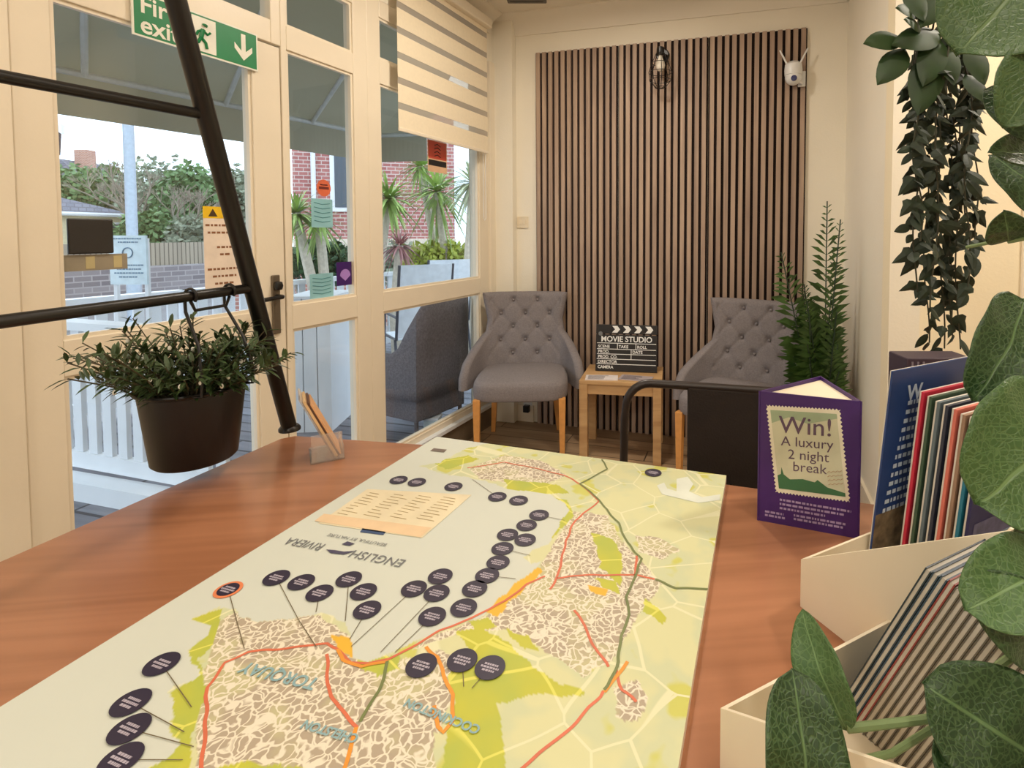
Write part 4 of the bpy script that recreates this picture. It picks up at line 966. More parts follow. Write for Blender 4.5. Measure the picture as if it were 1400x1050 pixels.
def ribbon(m, pts, w_, z, wig=0):
    P3 = [mA+mu*mpx(*p)[0]+mv*mpx(*p)[1] for p in pts]; Q = []
    for a, c in zip(P3, P3[1:]):
        n = max(2, int((c-a).length/.006))
        for i in range(n):
            p = a.lerp(c, i/n); k = noise.noise(p*40)*wig; Q.append(p+Vector((k, noise.noise(p*40+Vector((5, 5, 5)))*wig, 0)))
    Q.append(P3[-1]); k0 = len(m.v)
    for i, p in enumerate(Q):
        d = (Q[min(i+1, len(Q)-1)]-Q[max(0, i-1)]).normalized(); s = Vector((-d.y, d.x, 0))*w_/2; m.v += [p-s+Z*z, p+s+Z*z]
    for i in range(len(Q)-1): m.f.append((k0+2*i+1, k0+2*i, k0+2*i+2, k0+2*i+3))
def roads(name, lst, w_, z, m_, wig=.003):
    for r_ in lst: m = MB(); ribbon(m, r_, w_, z, wig); obj(name, m, m_, T)
roads('red_road', [[(272, 1100), (281, 980), (283, 940), (308, 905), (340, 891), (400, 886), (445, 880), (462, 888)], [(445, 895), (448, 935), (462, 968), (488, 995)], [(462, 888), (480, 905), (505, 908), (535, 900), (562, 885), (600, 864), (645, 846), (690, 822), (720, 800), (745, 788)],
      [(730, 640), (772, 650), (795, 662), (818, 686), (786, 712), (774, 740), (766, 775), (752, 806)], [(640, 640), (690, 632), (730, 640)], [(760, 790), (800, 787), (870, 786), (895, 792)], [(785, 835), (800, 855), (812, 880), (832, 912)], [(705, 1060), (760, 1010), (800, 975), (825, 945)], [(870, 760), (868, 790)], [(840, 915), (850, 945), (870, 960)]], .0033, .0004, mat('road_red', (206, 108, 76), .5))
roads('orange_road', [[(488, 995), (482, 1020), (470, 1060), (460, 1120)], [(583, 884), (600, 898), (605, 925), (620, 952), (618, 985), (606, 1003), (597, 995), (594, 965)], [(462, 888), (470, 902), (495, 912), (530, 905)], [(825, 945), (858, 905)]], .0038, .0006, mat('road_orange', (222, 146, 50), .5))
roads('green_road', [[(824, 628), (830, 642), (794, 661), (820, 686), (846, 716), (858, 742), (876, 765), (868, 792), (854, 816), (861, 842), (850, 870), (845, 905), (826, 944)], [(895, 792), (925, 804), (968, 806)], [(532, 904), (518, 945), (492, 988)]], .0034, .0008, mat('road_green', (112, 122, 72), .5))
STK = [(221, 909), (179, 962), (177, 998), (165, 1040), (378, 791), (412, 797), (437, 812), (477, 793), (497, 810), (502, 835), (566, 806), (602, 789), (597, 812), (591, 844), (634, 832), (649, 806), (666, 788), (681, 770), (687, 751), (694, 732), (718, 739), (720, 719), (737, 705), (680, 680), (709, 685), (545, 657), (570, 660), (620, 666), (893, 647), (576, 911), (632, 904), (670, 914)]
roads('leader_line', [[(221, 909), (262, 968)], [(179, 962), (252, 1002)], [(177, 998), (265, 1022)], [(165, 1040), (250, 1040)], [(312, 807), (334, 888)], [(378, 791), (408, 848), (432, 885)], [(437, 812), (432, 838)], [(477, 793), (472, 850)], [(502, 835), (478, 875)], [(566, 806), (480, 885)], [(597, 812), (520, 893)], [(591, 844), (540, 893)], [(680, 680), (646, 656)], [(737, 705), (772, 712)], [(632, 904), (634, 940)], [(670, 914), (645, 942)], [(687, 751), (725, 760)], [(666, 788), (705, 792)]], .0009, .0010, mat('line_brown', (104, 92, 66), .6), 0)
DISC = mat('marker_navy', (40, 32, 56), .45); DTXT = mat('marker_print', (176, 168, 182), .5)
first = None
for k, (x, y) in enumerate(STK+[(312, 807)]):
    u, v = mpx(x, y); c = mA+mu*u+mv*v; r_ = .0163 if k < len(STK) else .0125
    o = obj('location_marker', MB().lathe([(r_, .0012), (r_, .0016)], c, 28), DISC, T)
    m = MB()
    for q_, (ww, yy) in enumerate(((.008, -.0045), (.0105, -.0005), (.007, .0035))):
        x0 = -ww
        while x0 < ww: l_ = rnd.uniform(.0014, .0034); m.frame_box(c, mu, mv, Z, (x0, min(ww, x0+l_)), (yy, yy+.0024), (.0016, .0018)); x0 += l_+.0007
    obj('marker_print', m, DTXT, o)
    if k == len(STK): obj('orange_ring', MB().lathe([(.0165, .0008), (.0165, .0011)], c, 28), mat('ring_orange', (222, 130, 84), .5), T)
# legend box, blue tab, corner block
def mquad(m, pts, z): m.add([mA+mu*mpx(*p)[0]+mv*mpx(*p)[1]+Z*z for p in pts], [tuple(range(len(pts)))])
m = MB(); mquad(m, [(502, 669), (645, 677), (577, 736), (435, 716)], .0006); obj('legend_box', m, mat('legend_cream', (222, 210, 178), .5), T)
m = MB(); mquad(m, [(443, 703), (590, 722), (575, 735), (430, 713)], .0009); obj('legend_band', m, mat('legend_peach', (224, 196, 158), .5), T)
m = MB(); rn = random.Random(3)
l0 = mpx(500, 672); lx = mpx(640, 680); ly = mpx(447, 705)
for ci in range(4):
    for ri in range(9):
        f, g = .06+ci*.24, .05+ri*.105
        a = mA+mu*(l0[0]+(lx[0]-l0[0])*f+(ly[0]-l0[0])*g)+mv*(l0[1]+(lx[1]-l0[1])*f+(ly[1]-l0[1])*g); m.frame_box(a, mu, mv, Z, (0, rn.uniform(.015, .034)), (0, .0012), (.0011, .0013))
obj('legend_print', m, mat('legend_text', (190, 170, 130), .5), T)
m = MB(); mquad(m, [(499, 718), (531, 723), (524, 732), (492, 728)], .0006); obj('blue_tab', m, mat('tab_blue', (52, 74, 112), .5), T)
m = MB(); mquad(m, [(593, 613), (611, 615), (607, 619), (588, 617)], .0006); obj('corner_tab', m, mat('tab_brown', (110, 96, 86), .5), T)
# water inlet at the far corner
m = MB(); mquad(m, [(925, 655), (940, 652), (948, 662), (942, 672), (960, 680), (985, 676), (984, 684), (955, 688), (930, 682), (905, 676), (898, 664), (908, 660), (912, 668), (925, 672)], .0005); obj('estuary', m, mat('estuary_blue', (214, 220, 208), .5), T)
# lettering, upside down seen from here: +x runs towards the left of the view
def mtext(m, s, x, y, size, x2=None, y2=None, z=.0011, sx=1.0, al='CENTER', bold=0):
    u, v = mpx(x, y); o = mA+mu*u+mv*v+Z*z
    if x2 is not None: u2, v2 = mpx(x2, y2); ex = (mu*(u2-u)+mv*(v2-v)).normalized()
    else: ex = -mu
    ey = Z.cross(ex)
    m.text(s, size, lambda a, b_: o+ex*a+ey*b_, al, sx, bold)
TG = mat('map_text_grey', (110, 112, 116), .5)
m = MB(); mtext(m, 'ENGLISH', 557, 767, .024, 405, 737, al='LEFT', sx=.95); obj('title_lettering', m, TG, T)
m = MB(); mtext(m, 'RIVIERA', 447, 745, .024, 405, 737, al='LEFT', sx=.80); obj('title_lettering', m, TG, T)
m = MB(); mtext(m, 'BEAUTIFUL BY NATURE', 490, 737, .010, 440, 728); obj('subtitle_lettering', m, TG, T)

m = MB(); mquad(m, [(467, 745), (475, 741), (485, 744), (478, 747)], .0011); mquad(m, [(446, 752), (452, 757), (470, 759), (486, 754), (470, 755), (458, 753)], .0011); obj('title_emblem', m, mat('emblem_purple', (70, 66, 92), .5), T)
m = MB(); TB = mat('map_text_blue', (136, 170, 176), .5)

for tx, x, y, s_, x2, y2 in (('TORQUAY', 388, 918, .0195, 345, 908), ('COCKINGTON', 607, 975, .0125, 560, 957), ('CHELSTON', 455, 996, .012, 420, 986)):
    m = MB(); mtext(m, tx, x, y, s_, x2, y2, bold=.0004); obj('place_lettering', m, TB, T)

# ================================================================ PURPLE TRIANGULAR SIGN
P0 = Pz(1035, 711, CT); P1 = Pz(1175, 737, CT); ux = (P1-P0).normalized(); uy = Vector((-ux.y, ux.x, 0)); WP = (P1-P0).length; HP = .218
P2_ = Pz(1122, 514, CT+HP); P2_.z = CT
t = thing('table_talker', 'purple triangular Win! card standing on the counter', 'sign', tuple((P0+P1+P2_)/3))
PUR = mat('card_purple', (66, 34, 104), .45)
def wallp(a, b, name, m_=PUR, th=.0025):
    d = (b-a).normalized(); n = Vector((d.y, -d.x, 0)); return obj(name, MB().frame_box(a, d, -n, Z, (0, (b-a).length), (0, th), (0, HP)), m_, t)
wallp(P0, P1, 'front_card'); wallp(P1, P2_, 'side_card'); wallp(P2_, P0, 'side_card')
obj('top_flap', MB().prism([(p.x, p.y) for p in (P0+ux*.004+uy*.003, P1-ux*.004+uy*.003, P2_-uy*.006)], CT+HP-.008, CT+HP-.006), CARD, t)
fn_ = Vector((ux.y, -ux.x, 0))
pf = lambda a, b, e=.0004: P0+ux*a+Z*b+fn_*e
K = WP/.148
st_pts = [(.012, .192), (.118, .198), (.134, .056), (.028, .052)]
st_pts = [(x*K, y*1.02) for x, y in st_pts]
m = MB(); o_ = []
# perforated stamp edge
for (a, b) in zip(st_pts, st_pts[1:]+st_pts[:1]):
    n = 22
    for i in range(n):
        for s_, off in ((0, 0), (.5, 0)):
            f = (i+s_)/n; x = a[0]+(b[0]-a[0])*f; y = a[1]+(b[1]-a[1])*f
            nx, ny = (b[1]-a[1]), -(b[0]-a[0]); l_ = math.hypot(nx, ny); k_ = -.0015 if s_ else .0012
            o_.append(pf(x-nx/l_*k_, y-ny/l_*k_, .0006))
m.add(o_, [tuple(range(len(o_)))]); obj('stamp', m, mat('stamp_cream', (232, 226, 202), .5), t)
ins = lambda f, g, e=.0009: pf(*[((st_pts[3][i]*(1-f)+st_pts[2][i]*f)*(1-g)+(st_pts[0][i]*(1-f)+st_pts[1][i]*f)*g) for i in (0, 1)], e)
m = MB(); m.add([ins(.05, .05), ins(.95, .05), ins(.95, .95), ins(.05, .95)], [(0, 1, 2, 3)]); obj('stamp_picture', m, mat('stamp_sky', (206, 206, 176), .5), t)
m = MB(); m.add([ins(.05, .80, .0011), ins(.30, .88, .0011), ins(.55, .82, .0011), ins(.95, .90, .0011), ins(.95, .95, .0011), ins(.05, .95, .0011)], [(0, 1, 2, 3, 4, 5)]); obj('stamp_cloud', m, mat('stamp_cloud', (160, 178, 146), .5), t)
m = MB(); m.add([ins(x, y, .0011) for x, y in ((.05, .05), (.95, .05), (.95, .09), (.72, .13), (.60, .20), (.56, .17), (.40, .19), (.22, .17), (.14, .22), (.12, .30), (.10, .22), (.05, .20))], [tuple(range(12))]); obj('stamp_land', m, mat('stamp_green', (62, 112, 74), .5), t)
m = MB()
for k in range(4):
    pts = [ins(.74+.028*i, .16+.045*k+(.012 if i % 2 else 0)+.004*i, .0012) for i in range(8)]; m.tube(pts, .0006, 4)
obj('postmark', m, mat('postmark', (176, 152, 120), .5), t)
tv_ = (Vector(pf(*st_pts[1]))-Vector(pf(*st_pts[0]))).normalized(); tw_ = tv_.cross(fn_)*-1
def sfn(f, g):
    o = ins(f, g, .0013); return lambda a, b: o+tv_*a+Z*b
m = MB(); m.text('Win!', .040, sfn(.50, .70), sx=1.0, bold=.0002); obj('headline', m, mat('text_plum', (96, 76, 96), .5), t)
m = MB(); m.text('A luxury', .0225, sfn(.50, .555)); m.text('2 night', .0225, sfn(.50, .41)); m.text('break', .0225, sfn(.50, .275)); obj('subheading', m, MATS['text_plum'], t)
m = MB(); LIL = mat('text_lilac', (170, 150, 190), .5)
for r_, (y, x0, x1) in enumerate(((.040, .034, .136), (.033, .034, .126), (.026, .034, .10), (.016, .012, .04), (.010, .012, .042), (.018, .055, .13), (.012, .055, .125))):
    x = x0
    while x < x1: l_ = rnd.uniform(.002, .008); m.add([pf(x*K, y, .0006), pf(min(x+l_, x1)*K, y, .0006), pf(min(x+l_, x1)*K, y+.0035, .0006), pf(x*K, y+.0035, .0006)], [(0, 1, 2, 3)]); x += l_+.0016
obj('small_print', m, LIL, t)

# ================================================================ BROCHURE HOLDERS
ha = Vector((.46, -.888, 0)).normalized(); hb_ = Vector((.888, .46, 0)).normalized()
def holder(label, c, wd=.34, dp=.118, zf=.062, zbk=.217, ov=.112):
    c = Vector((c[0], c[1], CT)); t = thing('brochure_holder', label, 'brochure holder', tuple(c+ha*dp/2+hb_*wd/2), 'white card brochure holders'); th = .003
    side = [(0, 0), (dp, 0), (dp+ov, zbk), (0, zf)]
    for o_, nm in ((0, 'side_panel'), (wd-th, 'side_panel')): obj(nm, MB().poly3([c+hb_*o_+ha*x+Z*z for x, z in side], hb_*th), CARD, t)
    obj('front_panel', MB().frame_box(c, ha, hb_, Z, (0, th), (th, wd-th), (0, zf)), CARD, t)
    obj('back_panel', MB().poly3([c+hb_*th+ha*x+Z*z for x, z in ((dp-th, 0), (dp, 0), (dp+ov, zbk), (dp+ov-th, zbk))], hb_*(wd-2*th)), CARD, t)
    obj('base', MB().frame_box(c, ha, hb_, Z, (th, dp-th), (th, wd-th), (0, .003)), CARD, t)
    return t
c1 = Pz(1094, 829, CT); H1 = Vector((c1.x, c1.y, 0))
holder('white card holder beside the purple Win! card, filled with bright leaflets', (c1.x, c1.y))
c2 = Pz(985, 968, CT+.062); H2 = Vector((c2.x, c2.y, 0))
holder('white card holder nearest the viewer, packed with a thick stack of booklets', (c2.x, c2.y), zbk=.198)
PAGE = mat('page_white', (206, 200, 190), .6)
def booklet(name, label, H_, a, b0, b1, h, th, lean, col, group, detail=None, cat='leaflet', spine=False, z0=.004):
    ld = (Z*math.cos(lean)+ha*math.sin(lean)); nn = ha*math.cos(lean)-Z*math.sin(lean)   # nn = thickness direction
    zz = z0+max(0, 0)
    o = Vector((H_.x, H_.y, CT+zz))+ha*a; t = thing(name, label, cat, tuple(o+hb_*(b0+b1)/2), group)
    m_ = mat('cover_%d_%d_%d' % col, col, .4)
    c = th*.22
    if spine:
        obj('pages', MB().frame_box(o, hb_, ld, nn, (b0+.0005, b1), (.001, h-.001), (c, th-c)), PAGE, t)
        mc_ = MB().frame_box(o, hb_, ld, nn, (b0, b1), (0, h), (0, c)); mc_.frame_box(o, hb_, ld, nn, (b0, b1), (0, h), (th-c, th)); obj('cover', mc_, m_, t)
    else:
        obj('pages', MB().frame_box(o, hb_, ld, nn, (b0, b1), (.0, h), (0, th*.38)), PAGE, t); obj('cover', MB().frame_box(o, hb_, ld, nn, (b0-.0003, b1), (.0, h), (th*.38, th)), m_, t)
    if detail: detail(t, lambda x, y, e=.0004: o+hb_*x+ld*y+nn*(th+e))
    return t
def blue_detail(t, f):
    m = MB(); m.text('W', .030, lambda a, b: f(.172+a, .252+b), 'CENTER', 1, .001); 
    y = .245
    for k in range(13):
        x0 = .150-.0022*k+.01; x = x0
        while x < .205: l_ = rnd.uniform(.003, .010); m.add([f(x, y), f(x+l_, y), f(x+l_, y+.006), f(x, y+.006)], [(0, 1, 2, 3)]); x += l_+.003
        y -= .0125
    obj('lettering', m, mat('text_pale_blue', (190, 204, 220), .5), t)
    m = MB(); m.add([f(.12, .0, .0003), f(.33, .0, .0003), f(.33, .10, .0003), f(.12, .095, .0003)], [(0, 1, 2, 3)]); obj('cover_photo', m, mat('cover_photo_ground', (112, 96, 74), .6, vary=(70, .5)), t)
lean1 = .10
booklet('leaflet', 'tall dark blue leaflet with a white W, hindmost in the bright holder', H1, .005, .120, .328, .297, .004, lean1, (34, 62, 118), 'leaflets in the bright holder', blue_detail)
cols = [((190, 40, 66), .272, .148, 'crimson'), ((60, 84, 66), .268, .149, 'dark green'), ((96, 110, 118), .264, .150, 'slate grey'), ((44, 48, 66), .262, .151, 'navy'), ((206, 110, 96), .260, .152, 'salmon pink'), ((150, 120, 100), .256, .153, 'brown'), ((30, 110, 136), .255, .154, 'teal'), ((40, 36, 84), .246, .155, 'deep indigo')]
pos = [.030+.0098*k for k in range(8)]
def small_detail(cols2):
    def d(t, f):
        m = MB(); m.add([f(.165, .03), f(.29, .03), f(.29, .12), f(.165, .12)], [(0, 1, 2, 3)]); obj('cover_photo', m, cols2, t)
    return d
for (c, h, b0, nm), a in zip(cols, pos):
    booklet('leaflet', '%s leaflet standing among the bright leaflets in front of the tall blue one' % nm, H1, a, b0, b0+.148, h, .006, lean1, c, 'leaflets in the bright holder', small_detail(mat('photo_tone_%s' % nm.replace(' ', '_'), tuple(int(v*.6+70) for v in c), .5, vary=(60, .4))))
c = Pz(1262, 600, CT)
# dark box standing behind the bright holder
q0 = Py(1240, 490, .93); t = thing('file_box', 'dark purple box just showing above the tall blue leaflet', 'box', (q0.x+.05, .97, CT))
obj('carton', MB().box(q0.x, q0.x+.12, .93, .99, CT, q0.z), mat('box_plum', (58, 44, 58), .5), t, bevel=.002)
m = MB()
for k in range(3): m.box(q0.x+.008+.010*k, q0.x+.011+.010*k, .9285, .9298, q0.z-.07, q0.z-.006)
obj('stripes', m, mat('stripe_grey', (128, 120, 130), .5), t)
# booklet stack in near holder
lean2 = .41; a = .006
seq = [((30, 52, 66), 'dark blue'), ((38, 62, 84), 'dark blue'), ((44, 74, 98), 'dark blue'), ((150, 60, 58), 'red')] + [((104, 98, 88), 'grey')]*14
for k, (c, nm) in enumerate(seq):
    th = .0052
    lb = {0: 'outermost of the dark blue booklets in the near holder', 1: 'middle of the dark blue booklets in the near holder', 2: 'innermost of the dark blue booklets in the near holder', 3: 'red edged booklet between the dark blue and the grey booklets'}.get(k, 'thin grey booklet with pale pages leaning in the packed stack of the near holder')
    booklet('booklet', lb, H2, a, .142+.0004*k, .29, .212-(.004 if k > 3 else 0), th, lean2, c, 'booklets in the near holder' if k < 4 else 'grey booklets in the near holder', None, 'booklet', spine=True, z0=.0045)
    a += .0062 if k < 3 else .0060

# ================================================================ ACRYLIC CARD STAND
A0 = Pz(426, 636, CT); A1 = Pz(458, 628, CT)
t = thing('card_stand', 'clear acrylic stand holding a stack of cards on the far corner of the counter', 'card stand', tuple((A0+A1)/2))
e1 = Vector((.86, .51, 0)).normalized(); e2 = Vector((-.51, .86, 0)).normalized()
o = Vector((A0.x, A0.y, CT))
obj('base', MB().frame_box(o, e1, e2, Z, (-.002, .062), (0, .095), (0, .003)), ACRYL, t)
lv = (Z*.90-e1*.42).normalized(); ln = (e1*.90+Z*.42).normalized(); lo = o+e1*.046+Z*.004
obj('back_plate', MB().frame_box(lo, e2, lv, ln, (0, .095), (0, .150), (-.0035, -.0005)), ACRYL, t)
obj('front_lip', MB().frame_box(o+e1*.060, e2, Z, e1, (0, .095), (.003, .028), (-.002, .001)), ACRYL, t)
obj('divider', MB().frame_box(o, e2, Z, e1, (0, .002), (.003, .06), (.0, .058)), ACRYL, t)
ts = thing('card_stack', 'stack of brown and cream cards leaning in the clear acrylic stand', 'cards', tuple(lo))
obj('cream_cards', MB().frame_box(lo, e2, lv, ln, (.006, .089), (.002, .140), (0.0002, .005)), mat('card_cream', (226, 190, 140), .5), ts)
obj('brown_cards', MB().frame_box(lo, e2, lv, ln, (.006, .089), (.002, .134), (.0052, .009)), mat('card_brown', (92, 60, 44), .5), ts)
obj('peach_cards', MB().frame_box(lo, e2, lv, ln, (.006, .089), (.002, .128), (.0092, .012)), mat('card_peach', (224, 170, 120), .5), ts)

# ================================================================ LADDER FRAME
pb = Pz(396, 588, CT); ptop = Vector((-.724, .92, 1.80)); ext = pb.lerp(ptop, 1.22)
t = thing('pipe_rack', 'black metal pipe ladder rack standing on the left end of the counter', 'rack', tuple(pb))
obj('upright', MB().tube([pb+Z*.004, ext], .0165, 16), BLACK, t, smooth=True)
obj('foot', MB().lathe([(.024, 0), (.024, .006), (.019, .012)], pb, 20), BLACK, t, smooth=True)
r1a = Vector((-.727, .99, 1.62)); r1b = Vector((-.847, .749, 1.62)); r2a = Vector((-.739, 1.14, 1.279)); r2b = Vector((-.813, .719, 1.279))
def onpole(z): f = (z-pb.z)/(ptop.z-pb.z); return pb.lerp(ptop, f)
r1a = onpole(1.618); r2a = onpole(1.282)
e1_ = r1a+(r1b-r1a)*1.75; e2_ = r2a+(r2b-r2a)*1.5
obj('rung', MB().tube([r1a, e1_], .0098, 12), BLACK, t, smooth=True)
obj('rung', MB().tube([r2a, e2_], .0098, 12), BLACK, t, smooth=True)
dp = (e1_-e2_)/(e1_.z-e2_.z); q0 = e2_+dp*(CT+.004-e2_.z)
if True:
    q0 = Vector((e2_.x+.02, e2_.y-.02, CT+.004))
obj('upright', MB().tube([q0, e2_, e1_, e1_+(e1_-e2_)*.6], .0165, 12), BLACK, t, smooth=True)
# ---- hanging pot with plant
PCn = Vector((-.803, 1.035, 0))
t = thing('hanging_pot', 'black metal bucket planter hanging from the lower rung of the pipe rack', 'planter', (PCn.x, PCn.y, .95))
m = MB().lathe([(.001, .952), (.066, .952), (.071, .957), (.087, 1.092), (.091, 1.094), (.091, 1.100), (.087, 1.101), (.083, 1.094), (.080, 1.06), (.001, 1.06)], PCn, 48); obj('bucket', m, BLACKP, t, smooth=True)
obj('rim', MB().tube([PCn+Vector((.0905*math.cos(k*PI/20), .0905*math.sin(k*PI/20), 1.098)) for k in range(40)], .0035, 6, closed=True), BLACK, t, smooth=True)
obj('soil', MB().lathe([(.08, 1.0605), (.079, 1.072), (.03, 1.078)], PCn, 28), MATS['soil'], t, smooth=True)
def rung_pt(f): return r2a.lerp(r2b, f)
def find(x):
    best = min((abs(CX+F*(rung_pt(i/200).x/(rung_pt(i/200).y)) - x), i/200) for i in range(201)); return best[1]
hk = [rung_pt(find(258)), rung_pt(find(312))]
for k, h_ in enumerate(hk):
    rim = PCn+Vector((.092*math.cos(1.2+k*-1.7+.5), .092*math.sin(1.2+k*-1.7+.5), 1.098))
    rim = PCn+(Vector((h_.x, h_.y, 0))-PCn).normalized()*.092+Z*1.098 if k == 0 else PCn+Vector((.090, .02, 1.098))
    m = MB(); rd = (r2b-r2a).normalized(); sd = rd.cross(Z).normalized()
    loop = [h_+(sd*math.cos(a_)+Z*math.sin(a_))*.0135 for a_ in [PI*1.25-i*PI*1.35/10 for i in range(11)]]
    m.tube(loop+[h_+sd*.012-Z*.03, (h_+rim)/2+Vector((.012, 0, .0)), rim+Vector((.016, 0, .03)), rim+Vector((.014, 0, .0)), rim], .0028, 8); obj('hook', m, BLACK, t, smooth=True)
obj('link_bar', MB().tube([hk[0]-Z*.010, hk[0].lerp(hk[1], .1)-Z*.028, hk[0].lerp(hk[1], .9)-Z*.028, hk[1]-Z*.010], .003, 6), BLACK, t, smooth=True)
# plant
rn = random.Random(11)
tpn = thing('potted_plant', 'bushy dark green plant with narrow leaves and tiny white flowers in the hanging bucket', 'plant', (PCn.x, PCn.y, 1.06))
ml = MB(); mst = MB(); mf = MB()
def blade(m, p, d, L, w_, up=Z):
    d = d.normalized(); s = d.cross(up).normalized()*w_; k = up*L*.06
    m.add([p, p+d*L*.35-s+k, p+d*L*.35+k*.2, p+d*L*.35+s+k, p+d*L*.75-s*.7, p+d*L*.75-k*.6, p+d*L*.75+s*.7, p+d*L-k*1.5], [(0, 1, 2), (0, 2, 3), (1, 4, 5, 2), (2, 5, 6, 3), (4, 7, 5), (5, 7, 6)])
for k in range(105):
    a_ = rn.uniform(0, 2*PI); rr = rn.random()**.6; b_ = PCn+Vector((math.cos(a_), math.sin(a_), 0))*rr*.06+Z*1.075
    out = Vector((math.cos(a_), math.sin(a_), 0))*rr
    L_ = rn.uniform(.08, .155)
    d = (out*1.0+Z*rn.uniform(.5, 1.1)).normalized()
    if k % 9 == 0: d = (Vector((-.9, -.15, .45))+Vector((rn.uniform(-.2, .2), rn.uniform(-.3, .3), rn.uniform(-.15, .3)))).normalized(); L_ *= 1.05
    if k % 13 == 0: L_ *= 1.3
    e = b_+d*L_; mid = b_.lerp(e, .5)+Z*.01; mst.tube([b_, mid, e], .0013, 4)
    for j in range(15):
        f = .2+.8*j/14; p = b_.lerp(e, f)+Z*.01*math.sin(f*PI); an = rn.uniform(0, 2*PI); sdv = (d.orthogonal().normalized()*math.cos(an)+d.cross(d.orthogonal()).normalized()*math.sin(an))
        blade(ml, p, d*.55+sdv*.8, rn.uniform(.022, .040), .0038)
    if rn.random() < .45:
        p = b_.lerp(e, rn.uniform(.5, .95))+Vector((0, -.012, .0)); mf.sphere(p, .0034, 6, 4, (1, 1, 1.4))
obj('leaves', ml, mat('shrub_green', (58, 78, 40), .45, vary=(18, .35)), tpn); obj('stems', mst, mat('shrub_stem', (74, 66, 44), .7), tpn); obj('flowers', mf, mat('tiny_white_flowers', (240, 238, 228), .5), tpn, smooth=True)

# ================================================================ BLACK STAND BEHIND COUNTER
Yc = 1.42
tl = Py(939, 526, Yc); xf0 = Py(856, 560, Yc).x; zt2 = Py(895, 524, Yc).z; xr2 = Py(1128, 560, Yc-.05).x; BT = mat('black_tube', (34, 24, 20), .4)
t = thing('tubular_stand', 'black bent tube stand with a dark fabric panel behind the counter', 'stand', ((xf0+xr2)/2, Yc, 0))
yy_ = lambda x: Yc-.05*(x-xf0)/(xr2-xf0)
m = MB(); pts = [(xf0-.02, Yc, .02), (xf0-.004, Yc, zt2-.10)]
for k in range(8):
    a_ = PI-PI/2*k/7; pts.append((xf0+.064+.064*math.cos(a_), Yc, zt2-.064+.064*math.sin(a_)))
for k in range(8):
    a_ = PI/2-PI/2*k/7; x = xr2-.064+.064*math.cos(a_); pts.append((x, yy_(x), zt2-.078+.064*math.sin(a_)))
pts.append((xr2+.01, yy_(xr2), .02)); m.tube(pts, .0112, 10); obj('tube_frame', m, BT, t, smooth=True)
for x in (xf0-.02, xr2+.01): obj('foot', MB().tube([(x, yy_(x)-.20, .0125), (x, yy_(x)+.20, .0125)], .0125, 10), BT, t, smooth=True)
obj('panel', MB().poly3([(tl.x, yy_(tl.x)-.008, .30), (xr2-.02, yy_(xr2)-.008, .30), (xr2-.02, yy_(xr2)-.008, zt2-.022), (tl.x, yy_(tl.x)-.008, zt2-.006)], (0, .016, 0)), mat('black_fabric', (36, 27, 22), .85, bump=(200, .2)), t, bevel=.003)

